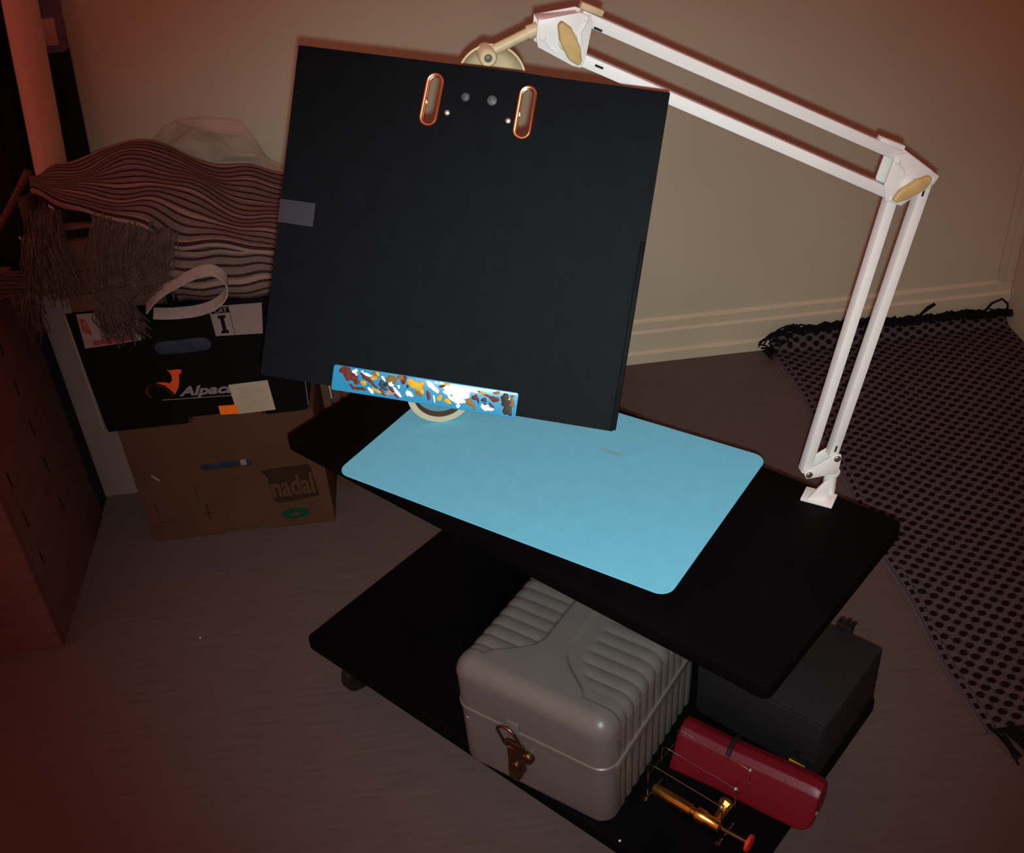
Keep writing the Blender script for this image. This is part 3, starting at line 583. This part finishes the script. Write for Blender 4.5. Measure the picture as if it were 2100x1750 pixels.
label_of(part('tape_inside', 'white_card', nb, lambda b: b.box((.214, .008, .165), (.226, .0118, .192)), .0005), 'pale strip seen through the hand hole')
label_of(part('print_patch', 'card_dark', nb, lambda b: b.prism([(.251, .155), (.262, .132), (.264, .075), (.272, .066), (.300, .067), (.358, .074), (.352, .148), (.349, .157), (.300, .157)], -.0006, .0002)), 'dark brown print block')
label_of(text_mesh('printed_name', 'nadal', .072, 'card', nb, (.2635, -.0007, .083), off=.0022, sx=.60, rot=R(1)), "printed name 'nadal'")
label_of(part('green_oval', 'green', nb, lambda b: b.prism([(.302+.030*math.cos(2*math.pi*i/24), .0345+.0145*math.sin(2*math.pi*i/24)) for i in range(24)], -.0006, .0002)), 'green oval emblem')
part('oval_emblem', 'card', nb, lambda b: b.prism([(.288, .030), (.316, .030), (.310, .0335), (.3055, .034), (.302, .042), (.2985, .034), (.294, .0335)], -.0009, .0001))
label_of(part('green_line', 'green', nb, lambda b: [b.box((.268+.0155*i, -.0005, .0562+.0002*i), (.268+.0155*i+.012, .0001, .0580+.0002*i)) for i in range(6)]), 'line of tiny green print')
label_of(part('tape_scrap', 'white_card', nb, lambda b: b.box((-.010, -.0006, -.0022), (.010, .0001, .0022), Matrix.Translation((.043, 0, .165)) @ Matrix.Rotation(R(48), 4, 'Y')), .0002), 'pale scrap of tape')
for x, z in ((.025, .105), (.113, .145)):
    part('crease', 'card_dark', nb, lambda b: b.box((x, -.0003, z-.055), (x+.0012, .0001, z)))
part('crease', 'card_dark', nb, lambda b: (b.box((.023, -.0003, .050), (.055, .0001, .0512)), b.box((.125, -.0003, .045), (.128, .0001, .085)), b.box((.118, -.0003, .060), (.142, .0001, .0612))))

ab = thing('printed_fruit_box', 'black printed fruit box with an orange animal emblem, stacked on the brown cardboard box', 'box', (-.674, FY-.002, .2905))
W2, H2 = .402, .262
hole2 = [(p[0], p[1]) for p in stadium(.189, .171, .0155, .0525, 8, R(90))]
sh = [(.006, 0), (.160, 0), (.163, .0135), (.309, .0135), (.312, 0), (.384, 0), (.392, .003), (.396, .010), (W2, H2-.022), (W2, H2-.008), (.128, H2-.004), (.110, H2), (.0, H2), (.004, .010)]
v_, f_ = fill_curve(sh, [hole2], .004)
m_ = MB(); m_.add([(x, y+.002, z) for x, y, z in v_], f_); m_.build('front_flap', 'black_card', ab, smooth=False)
part('box_shell', 'black_card', ab, lambda b: (b.box((.004, .005, .014), (.008, .30, H2-.008)), b.box((.394, .005, .014), (.398, .30, H2-.022)), b.box((.008, .296, .014), (.394, .30, H2-.008)), b.box((.008, .005, .014), (.394, .296, .018)), b.box((.008, .005, H2-.027), (.394, .296, H2-.023))), .0006, 1)
label_of(part('fold_edge', 'white_card', ab, lambda b: b.box((-.0035, .001, .004), (.0002, .004, H2-.001))), 'worn white cut edge')
label_of(part('fold_edge', 'white_card', ab, lambda b: (b.tube([(.4005, 0, .100), (.3975, 0, .040), (.3955, 0, .012)], .0008, 6))), 'worn white cut edge')
label_of(part('bag_inside', 'blue_grey', ab, lambda b: b.box((.13, .008, .145), (.25, .02, .197)), .004), 'bluish grey plastic seen through the hand hole')
label_of(part('left_label', 'white_card', ab, lambda b: b.prism([(.015, .190), (.119, .195), (.1225, .258), (.019, .262)], -.0008, .0002)), 'white label with pinkish print')
part('label_print', 'pink_print', ab, lambda b: (b.prism([(.030, .1935), (.108, .197), (.109, .207), (.070, .2085), (.052, .206), (.032, .2035)], -.0011, .0001), b.prism([(.020, .225), (.036, .215), (.032, .250), (.022, .252)], -.0011, .0001)))
label_of(part('class_label', 'white_card', ab, lambda b: b.prism([(.2540, .1865), (.3400, .1815), (.3500, .2455), (.2530, .2490)], -.0008, .0002)), 'white class label')
part('class_header', 'black_card', ab, lambda b: b.prism([(.2560, .2335), (.2885, .2330), (.2885, .2450), (.2555, .2460)], -.0011, .0001))
label_of(text_mesh('header_text', 'CAT', .0115, 'grey_text', ab, (.2615, -.0012, .2352), sx=1.05, off=.0002), "small lettering 'CAT'")
label_of(text_mesh('class_numeral', 'I', .046, 'black_card', ab, (.2668, -.0010, .1925), off=.0012), "numeral 'I'")
part('numeral_serif', 'black_card', ab, lambda b: (b.box((.2655, -.0012, .1905), (.2795, .0001, .1965)), b.box((.2655, -.0012, .2225), (.2795, .0001, .2285))))
part('label_rule', 'black_card', ab, lambda b: b.box((.2885, -.0011, .183), (.2893, .0001, .246)))
# animal emblem
EMB = [(.1215, .0996), (.1361, .0990), (.1465, .0948), (.1525, .1009), (.1543, .1130), (.1516, .1207), (.1484, .1260), (.1535, .1237), (.1591, .1238), (.1672, .1243), (.1747, .1225), (.1741, .1172), (.1675, .1112), (.1651, .0965), (.1602, .0833), (.1508, .0698), (.1452, .0798), (.1367, .0920)]
em = part('animal_emblem', 'orange_red', ab, lambda b: b.prism(EMB[::-1], -.0008, .0002))
label_of(em, 'orange-red animal head and neck emblem')
part('emblem_curve', 'dark_red', ab, lambda b: b.tube([(.1128, -.0002, .0966), (.1049, -.0002, .0922), (.0999, -.0002, .0859), (.0997, -.0002, .0762), (.1054, -.0002, .0670)], [.0006, .0012, .0018, .0016, .0008], 6))
part('emblem_curve', 'dark_red', ab, lambda b: b.tube([(.1205, -.0002, .0956), (.1335, -.0002, .0883), (.1420, -.0002, .0760), (.1460, -.0002, .0643)], .0007, 6))
label_of(text_mesh('printed_name', 'Alpaca', .0290, 'grey_text', ab, (.1600, -.0008, .0648), shear=.34, off=.0010, sx=1.30, rot=R(-2.6)), "white script name 'Alpaca'")
label_of(part('underline', 'grey_text', ab, lambda b: b.box((0, -.0008, 0), (.131, .0002, .0014), Matrix.Translation((.1242, 0, .0590)) @ Matrix.Rotation(R(3.0), 4, 'Y')), 0), 'thin white underline')
lb = part('paper_label', 'cream_label', ab, lambda b: b.prism([(.2575, .0091), (.3316, .0096), (.3288, .0787), (.2537, .0777)], -.0016, -.0006))
label_of(lb, 'cream paper label with faint print')
part('label_lines', 'print_grey', lb, lambda b: [b.box((.266+.003*(i % 3), -.0020, .066-.0056*i), (.308+.005*((i*7) % 3), -.0015, .0678-.0056*i)) for i in range(10)])
label_of(part('price_sticker', 'orange', ab, lambda b: b.prism([(.2251, .0125), (.2589, .0104), (.2613, .0308), (.2253, .0325)], -.0022, -.0006)), 'bright orange sticker')

# wooden crate on top of the black box
ct = thing('wooden_crate', 'small brown wooden crate with a hand slot under the striped rug', 'crate', (-.662, 1.8225, .5300))
v_, f_ = fill_curve([(0, .105), (.165, .105), (.165, .192), (0, .192)], [[(.032, .163), (.118, .163), (.118, .184), (.032, .184)]], .010)
m_ = MB(); m_.add([(x, y+.005, z) for x, y, z in v_], f_); m_.build('board', 'crate', ct, smooth=False)
for z0, z1 in ((.060, .102), (.024, .057)):
    part('board', 'crate', ct, lambda b: b.box((0, 0, z0), (.165, .010, z1)), .0012)
part('board', 'crate', ct, lambda b: b.box((0, .0105, .024), (.008, .26, .190)), .001)
part('board', 'crate', ct, lambda b: b.box((.157, .0105, .024), (.165, .26, .190)), .001)
part('board', 'crate', ct, lambda b: b.box((.008, .25, .024), (.157, .26, .190)), .001)
part('bottom_board', 'crate', ct, lambda b: b.box((.008, .0105, .024), (.157, .25, .032)))

# striped rug bundled on top
rug = thing('striped_rug', 'striped grey and beige woven rug with long fringe, bundled on top of the box stack', 'rug', (-.45, 1.85, .555))
RO = Vector((-.45, 1.85, .555))
front = [(-.700, 1.93, .752), (-.638, 1.86, .752), (-.570, 1.806, .750), (-.489, 1.796, .734), (-.434, 1.800, .686), (-.347, 1.800, .657), (-.277, 1.800, .644), (-.190, 1.80, .632)]
mid =   [(-.712, 1.97, .752), (-.637, 1.95, .752), (-.540, 1.945, .755), (-.452, 1.945, .735), (-.372, 1.945, .690), (-.286, 1.945, .664), (-.19, 1.945, .650)]
back =  [(-.722, 2.03, .745), (-.690, 2.05, .741), (-.650, 2.08, .740), (-.535, 2.09, .770), (-.450, 2.10, .726), (-.360, 2.11, .690), (-.290, 2.11, .660), (-.19, 2.11, .63)]
def rug_surf(s, t):
    a, m, c = cat(front, s), cat(mid, s), cat(back, s)
    p = a*(2*(t-.5)*(t-1)) + m*(4*t*(1-t)) + c*(2*t*(t-.5))
    amp = .006*sstep(0, .2, s)
    p.z += amp*math.sin(11*s + 5*t) + .0045*math.sin(19*s - 9*t + 1) + .006*sstep(.12, 0, t)*math.sin(9*s) + .003*math.sin(31*s+4*t)
    return p
NS, NT = 70, 44
m_ = MB(); top = [[rug_surf(i/NS, j/NT) - RO for j in range(NT+1)] for i in range(NS+1)]
bot = []
for row in top:
    bot.append([Vector((p.x, p.y, p.z-.011-.013*sstep(-.12, -.2, p.x)*sstep(.25, 0, j_/NT))) for j_, p in enumerate(row)])
prof_rows = []
for i in range(NS+1):
    f0 = top[i][0]; prof_rows.append([bot[i][NT-k] for k in range(NT+1)] + [Vector((f0.x, f0.y-.0045, f0.z-.0085)), Vector((f0.x, f0.y-.0045, f0.z-.003))] + top[i])
m_.grid(prof_rows)
ro_ = m_.build('rug_layer', 'striped', rug, smooth=True)
def set_uv(o, fn):
    me = o.data; uvl = me.uv_layers.new(name='UVMap')
    for lp in me.loops: uvl.data[lp.index].uv = fn(lp.vertex_index, me.vertices[lp.vertex_index].co)
rowlen = len(prof_rows[0])
def ruguv(i, co):
    s = (i // rowlen)/NS; k = i % rowlen
    t = (k-NT-3)/NT if k >= NT+3 else (NT-k)/NT if k <= NT else .024
    return (s, t)
set_uv(ro_, ruguv)
# lower bulging fold in front of the crate, right half
fold_a = [(-.470, 1.800, .555), (-.40, 1.795, .555), (-.33, 1.795, .553), (-.26, 1.797, .550), (-.19, 1.80, .55)]
rows = []
for i in range(41):
    p = cat(fold_a, i/40); row = []
    zt = lerp(.668, .632, i/40) - .0
    for k in range(25):
        t = k/24; a = R(-80 + 200*t); hz = (zt-p.z)/2
        bulge = .030*(1+.25*math.sin(6*i/40+2*t))
        row.append(Vector((p.x + .004*math.sin(9*t), p.y + .022 - bulge*math.cos(a) + .0035*math.sin(7*t+.2*i), p.z + hz + hz*math.sin(a)*.98 + .002*math.sin(.6*i))) - RO)
    rows.append(row)
m_ = MB(); m_.grid(rows); fo = m_.build('folded_layer', 'striped', rug, smooth=True)
set_uv(fo, lambda i, co: ((i//25)/40, (i % 25)/24*.55))
rows = []  # added hanging sheet, stands in for the dark shadow under the rug's left tip
for i in range(13):
    t = i/12; row = []
    for k in range(15):
        q_ = k/14; row.append(Vector((lerp(-.722, -.666, t) + .006*math.sin(6*q_+4*t), 1.905 + .035*math.sin(3.1*t) - .10*q_*.6 - .008*math.sin(9*t+3*q_), lerp(.748, .612, q_))) - RO)
    rows.append(row)
rows2 = [[p + Vector((0, .009, -.002)) for p in reversed(r_)] for r_ in rows]
m_ = MB(); m_.grid([a + b_ for a, b_ in zip(rows, rows2)]); shade_fold = m_.build('folded_layer', 'fringe', rug, smooth=True)
set_uv(shade_fold, lambda i, co: ((i//30)/12*.2, (min(i % 30, 29-(i % 30)))/14*.3))
fr = MB(); rf = random.Random(11)
def strand(p0, p1, sag=0.0, out=0.0, r=.0012, jit=.010, n=6):
    j = lambda: Vector((rf.uniform(-jit, jit), rf.uniform(-jit, jit)*.6, rf.uniform(-jit, jit)))
    a = Vector(p0) + j(); b = Vector(p1) + j()*1.6; c = (a+b)/2 + Vector((rf.uniform(-.022, .016), -out*rf.uniform(.4, 1.3), sag + rf.uniform(-.008, .008))) + j()
    pts = [(1-t)**2*a + 2*t*(1-t)*c + t*t*b + Vector((rf.uniform(-1, 1), rf.uniform(-.5, .5), rf.uniform(-1, 1)))*.0009 for t in [i/n for i in range(n+1)]]
    fr.tube([p-RO for p in pts], r*rf.uniform(.8, 1.3), 4, caps=False)
for i in range(330):     # sweeping from the rug's front edge down and left over the crate's front
    t = rf.random(); a = Vector((lerp(-.560, -.440, t), 1.797, lerp(.742, .700, t))); e = Vector((lerp(-.600, -.455, t*rf.uniform(.7, 1)), 1.795, lerp(.590, .600, t) + rf.uniform(-.02, .03)))
    strand(a, e, .02, .018)
for i in range(150):     # flat ends lying leftwards below
    t = rf.random(); strand((lerp(-.50, -.43, t), 1.792, lerp(.655, .63, t)), (lerp(-.600, -.545, rf.random()), 1.79, .592 + rf.uniform(-.012, .02)), .004, .015)
for i in range(170):     # tuft hanging before the white label
    t = rf.random(); strand((lerp(-.604, -.548, t), 1.792, .592 + rf.uniform(-.01, .01)), (lerp(-.604, -.545, t) + rf.uniform(-.006, .008), 1.808, .507 + rf.uniform(-.012, .03)), 0, .012)
for i in range(120):     # left end falling over the crate's left corner
    t = rf.random(); strand((lerp(-.672, -.632, t), 1.815, .752), (lerp(-.672, -.630, t), 1.798, .612 + rf.uniform(-.02, .03)), 0, .018)
for i in range(60):
    t = rf.random(); strand((lerp(-.690, -.650, t), 1.80, .715), (lerp(-.700, -.655, t), 1.79, .612 + rf.uniform(-.01, .03)), .02, .015)
for i in range(90):      # over to the wooden cabinet's edge
    t = rf.random(); strand((-.680, 1.795, lerp(.615, .64, t)), (-.800 - .04*rf.random(), lerp(1.78, 1.83, t), .612 + rf.uniform(0, .010)), .028, .0)
for i in range(70):      # hank hanging beside the cabinet
    t = rf.random(); strand((lerp(-.738, -.700, t), 1.79, .622), (lerp(-.740, -.712, t) + .01*rf.uniform(-1, 1), 1.80, .535 + rf.uniform(-.012, .03)), 0, .008)
fo_ = fr.build('fringe', 'fringe', rug, smooth=True); fo_['kind'] = 'stuff'
# white strap loop
sl = MB(); sp_ = [(-.520, 1.786, .566), (-.490, 1.778, .596), (-.450, 1.773, .618), (-.410, 1.770, .634), (-.383, 1.768, .634), (-.367, 1.767, .615), (-.372, 1.767, .590), (-.395, 1.768, .570), (-.430, 1.772, .5585), (-.475, 1.776, .556), (-.510, 1.784, .556)]
rows = []
for i in range(45):
    p = cat(sp_, i/44); q_ = cat(sp_, min(1, i/44+.02)) - cat(sp_, max(0, i/44-.02)); q_.y = 0; q_.normalize(); nn = Vector((-q_.z, 0, q_.x))
    wv = Vector((0, .024, .012)).normalized()*.0115
    rows.append([p - wv + nn*.0012, p + wv + nn*.0012, p + wv - nn*.0012, p - wv - nn*.0012, p - wv + nn*.0012])
sl.grid(rows); so_ = sl.build('webbing_strap', 'strap', None, smooth=False)
tag(so_, 'white webbing strap looped in front of the striped rug', 'strap')

# crumpled clear bag behind the rug
bgm = MB(); rb_ = random.Random(5); rows = []
outl_t = [(-.552, .712), (-.494, .765), (-.443, .757), (-.368, .738), (-.332, .684), (-.295, .626), (-.25, .60)]
for i in range(9):
    t = i/8; p = cat([(x, 0, z) for x, z in outl_t], t); row = []
    for k in range(5):
        s = k/4; z = lerp(.60, p.z, s**.7)
        row.append((p.x + .010*rb_.uniform(-1, 1), 2.195 + .026*rb_.uniform(-1, 1) + .035*(1-s), z + (.012*rb_.uniform(-1, 1) if k < 4 else .004*rb_.uniform(-1, 1))))
    rows.append(row)
rows2 = [[(x, y + .045 - .030*k/4, z) for k, (x, y, z) in enumerate(r_)] for r_ in rows]
bgm.grid([list(a) + list(reversed(b_)) for a, b_ in zip(rows, rows2)])
bo = bgm.build('plastic_bag', 'film', None, smooth=False); tag(bo, 'crumpled clear plastic bag between the striped rug and the wall', 'bag')

# narrow white panel, plum and navy panels, brown cabinet at the left
tag(part('white_panel', 'white_card', None, lambda b: b.prism(rrect(-.800, 0, -.684, .53, .010), 2.0, 2.010), .001), 'narrow white board standing on the floor left of the box stack', 'board')
pl_ = thing('plum_panel', 'dark plum-grey flat case standing beside the white board', 'case', (-.800, 1.975, 0))
part('case_panel', 'plum', pl_, lambda b: b.prism(rrect(-.030, 0, .018, .56, .006), -.035, .014), .003)
nv = thing('navy_bag', 'flat navy canvas bag with a zip, between cabinet and plum-grey case', 'bag', (-.845, 1.955, 0))
part('bag_panel', 'navy', nv, lambda b: b.prism(rrect(-.05, 0, .013, .56, .012), -.008, .014), .004)
part('zip', 'plum', nv, lambda b: [b.box((.0105, -.0100, .10+.0098*i), (.0150, -.0075, .1055+.0098*i)) for i in range(46)])
cb = thing('brown_cabinet', 'orange-brown wooden cabinet with slotted side panel, cut off by the left frame edge', 'cabinet', (-.780, 1.542, 0))
part('side_panel', 'wood', cb, lambda b: (b.box((-.018, .018, 0), (0, .385, .610))), .0015)
part('front_panel', 'wood', cb, lambda b: b.box((-.60, 0, 0), (0, .018, .610)), .0015)
part('top_panel', 'wood', cb, lambda b: b.box((-.60, .018, .592), (-.018, .385, .610)), .0015)
part('back_panel', 'wood', cb, lambda b: b.box((-.60, .367, 0), (-.018, .385, .592)), .0015)
for y in (.058, .218):
    for z in (.178, .270, .358, .446, .534):
        part('side_slot', 'slot_dark', cb, lambda b: b.box((-.003, y-.0025, z-.017), (.0006, y+.0025, z+.017)))
for z in (.10, .24, .38):
    part('front_joint', 'slot_dark', cb, lambda b: b.box((-.60, -.0005, z), (-.13, .002, z+.0015)))

# tube, portfolio and dark clothes in the left corner
tu = thing('cardboard_tube', 'tall brown cardboard tube leaning behind the rug at the left', 'tube', (-.790, 2.11, 0))
part('tube_wall', 'tube', tu, lambda b: b.tube([(.0, 0, .002), (.075, 0, .72), (.155, .02, 1.42)], .0305, 28))
pf = thing('tall_portfolio', 'tall black portfolio with purple-grey top and pale label, behind the brown tube', 'portfolio', (-.735, 2.262, 0))
sk = Matrix(((1, 0, .0865, 0), (0, 1, .018, 0), (0, 0, 1, 0), (0, 0, 0, 1)))
part('lower_cover', 'maroon_black', pf, lambda b: b.box((-.085, -.012, 0), (-.013, .022, .892), sk), .002)
part('upper_cover', 'purple', pf, lambda b: b.box((-.085, -.014, .892), (-.013, .022, 1.30), sk), .002)
label_of(part('cover_label', 'pink_label', pf, lambda b: b.box((-.078, -.0160, .907), (-.022, -.0135, .958), sk), .0004), 'pale pinkish label')
dk = thing('garment_bag', 'dark maroon cloth garment bag hanging in the left corner behind the cabinet', 'bag', (-.925, 2.212, 0))
def drape(b):
    rows = []
    for i in range(25):
        t = i/24; z = lerp(.0, 1.5, t); row = []
        for k in range(40):
            a = 2*math.pi*k/40; f = 1 + .06*math.sin(5*a+3*t) + .04*math.sin(9*a-2*t)
            row.append((.085*z + .088*f*math.copysign(abs(math.cos(a))**.6, math.cos(a)), .078*f*math.copysign(abs(math.sin(a))**.6, math.sin(a)), z))
        rows.append(row)
    n = 40
    for r_ in rows: b.v += r_
    for i in range(24): b.f += [(i*n+j, i*n+(j+1) % n, (i+1)*n+(j+1) % n, (i+1)*n+j) for j in range(n)]
    b.f.append(tuple(range(n-1, -1, -1))); b.f.append(tuple(24*n+j for j in range(n)))
part('bag_cloth', 'maroon_black', dk, drape, smooth=True)
label_of(part('zip_pull', 'steel', dk, lambda b: b.tube([(.100, -.086, .580), (.106, -.087, .563), (.110, -.087, .552)], .0022, 8)), 'small bright zip pull')
sk2 = part('wooden_stick', 'crate', None, lambda b: b.tube([(-.848, 2.095, .610), (-.800, 2.098, .668), (-.756, 2.100, .722)], .0075, 10)); tag(sk2, 'thin brown stick poking out left of the rug below the tube', 'stick')

# second brown box further back at the right of the stack
sb = thing('slatted_crate', 'brown slatted crate glimpsed behind the right side of the box stack', 'crate', (-.268, 1.93, 0))
for i in range(5):
    part('slat', 'crate', sb, lambda b: b.box((.004+.021*i, 0, .004), (.020+.021*i, .006, .33)), .0008)
part('crate_frame', 'crate', sb, lambda b: (b.box((0, .0062, 0), (.11, .20, .02)), b.box((0, .0062, .305), (.11, .20, .325)), b.box((0, .19, .02), (.11, .20, .305))), .001)

# ---------------------------------------------------------------- chequered scarf on the floor at the right
scf = thing('dotted_scarf', 'grey black-dotted scarf with black fringe, spread on the floor along the right wall', 'scarf', (1.1, 1.7, 0))
SO = Vector((1.1, 1.7, 0)); X0, X1, Y0, Y1 = .799, 1.418, 1.085, 2.268
NX, NY = 40, 80; rows = []; uvs = []
def scz(x, y):
    z = .0045 + .0035*(.5+.5*math.sin(9*x+4*y)) + .0022*math.sin(23*x-7*y) + .002*math.sin(17*y+3*x)
    return max(.0025, z)
for i in range(NX+1):
    row = []
    for j in range(NY+9):
        x = lerp(X0, X1, i/NX); 
        if j <= NY:
            y = lerp(Y0, Y1, j/NY); z = scz(x, y); v = y
            if i == 0: z = .002
        else:                                  # last 6 cm climb the baseboard
            k = (j-NY)/8; y = Y1 + .020*math.sin(min(1, k)*math.pi/2); z = scz(x, Y1) + .058*k*sstep(X0-.02, X0+.05, x)*(1-.45*(x-X0)/(X1-X0)); v = Y1 + .06*k
        xx = x + (.006*math.sin(7*y) + .004*math.sin(19*y) + .018*(1-sstep(2.20, 2.0, y))*0 )*(1-i/NX) + (.012*(y-1.7)/.6)*(1-i/NX)
        row.append(Vector((xx, y, z)) - SO); uvs.append((x-X0, v))
    rows.append(row)
m_ = MB(); m_.grid(rows); scm = m_.build('scarf_cloth', 'dotted', scf, smooth=True)
set_uv(scm, lambda i, co: uvs[i])
ff = MB(); rq = random.Random(21)
for i in range(230):      # knotted black fringe along the wall end
    x = lerp(X0+.004, X1-.004, i/229); k = sstep(X0-.02, X0+.05, x)*(1-.45*(x-X0)/(X1-X0)); z0 = scz(x, Y1) + .058*k
    a = Vector((x, Y1+.016, z0)); d = rq.uniform(.02, .05)*rq.choice((-1, 1)); up = rq.uniform(-.006, .012)
    pts = [a, a + Vector((d*.3, -.006, .006+up)), a + Vector((d*.7, -.010, .004+up*.8)), a + Vector((d, -.012, -.006+up*.2))]
    pts = [p + Vector((0, 0, max(0, .003-p.z))) for p in pts]
    ff.tube([p-SO for p in pts], rq.uniform(.0016, .003), 5)
for i in range(26):       # tassel bunch at the left corner
    a = Vector((X0+.012, Y1-.004, .012)); b = a + Vector((rq.uniform(-.038, .0), rq.uniform(-.04, .015), rq.uniform(-.006, .018)))
    ff.tube([a-SO, a.lerp(b, .5)+Vector((0, 0, .006))-SO, b-SO], rq.uniform(.002, .0035), 5)
ff.tube([Vector(p)-SO for p in ((1.352, 2.283, .046), (1.372, 2.288, .066), (1.398, 2.290, .074), (1.414, 2.288, .060), (1.416, 2.284, .038))], .003, 6)
ff.tube([Vector(p)-SO for p in ((1.185, 2.282, .058), (1.205, 2.285, .075), (1.222, 2.287, .083))], [.003, .005, .004], 6)
for i in range(200):      # long fringe on the near end
    x = lerp(X0+.012, X1-.004, i/199); a = Vector((x, Y0+.003, .006)); L = rq.uniform(.05, .085); d = rq.uniform(-.01, .03)
    ff.tube([p-SO for p in (a, a+Vector((d*.4, -L*.4, .004)), a+Vector((d*.7+rq.uniform(-.008, .008), -L*.75, .002)), a+Vector((d, -L, -.003)))], rq.uniform(.0011, .002), 4)
fb = ff.build('fringe', 'black_yarn', scf, smooth=True); fb['kind'] = 'stuff'

# tiny white crumbs
def crumb(loc, s, lab):
    b = MB(); b.lathe([(.0002, 0), (s, s*.3), (s*.8, s*.9), (.0002, s*1.2)], 7, None, False, False); o = b.build('paper_crumb', 'crumb', None, smooth=False); o.location = loc; tag(o, lab, 'crumb', None)
crumb((-.521, 1.523, 0), .0018, 'tiny white crumb on the open floor between cabinet and cart')
crumb(K(.638, -.033, Z2), .0018, 'tiny white crumb on the front edge of the lower cart board')
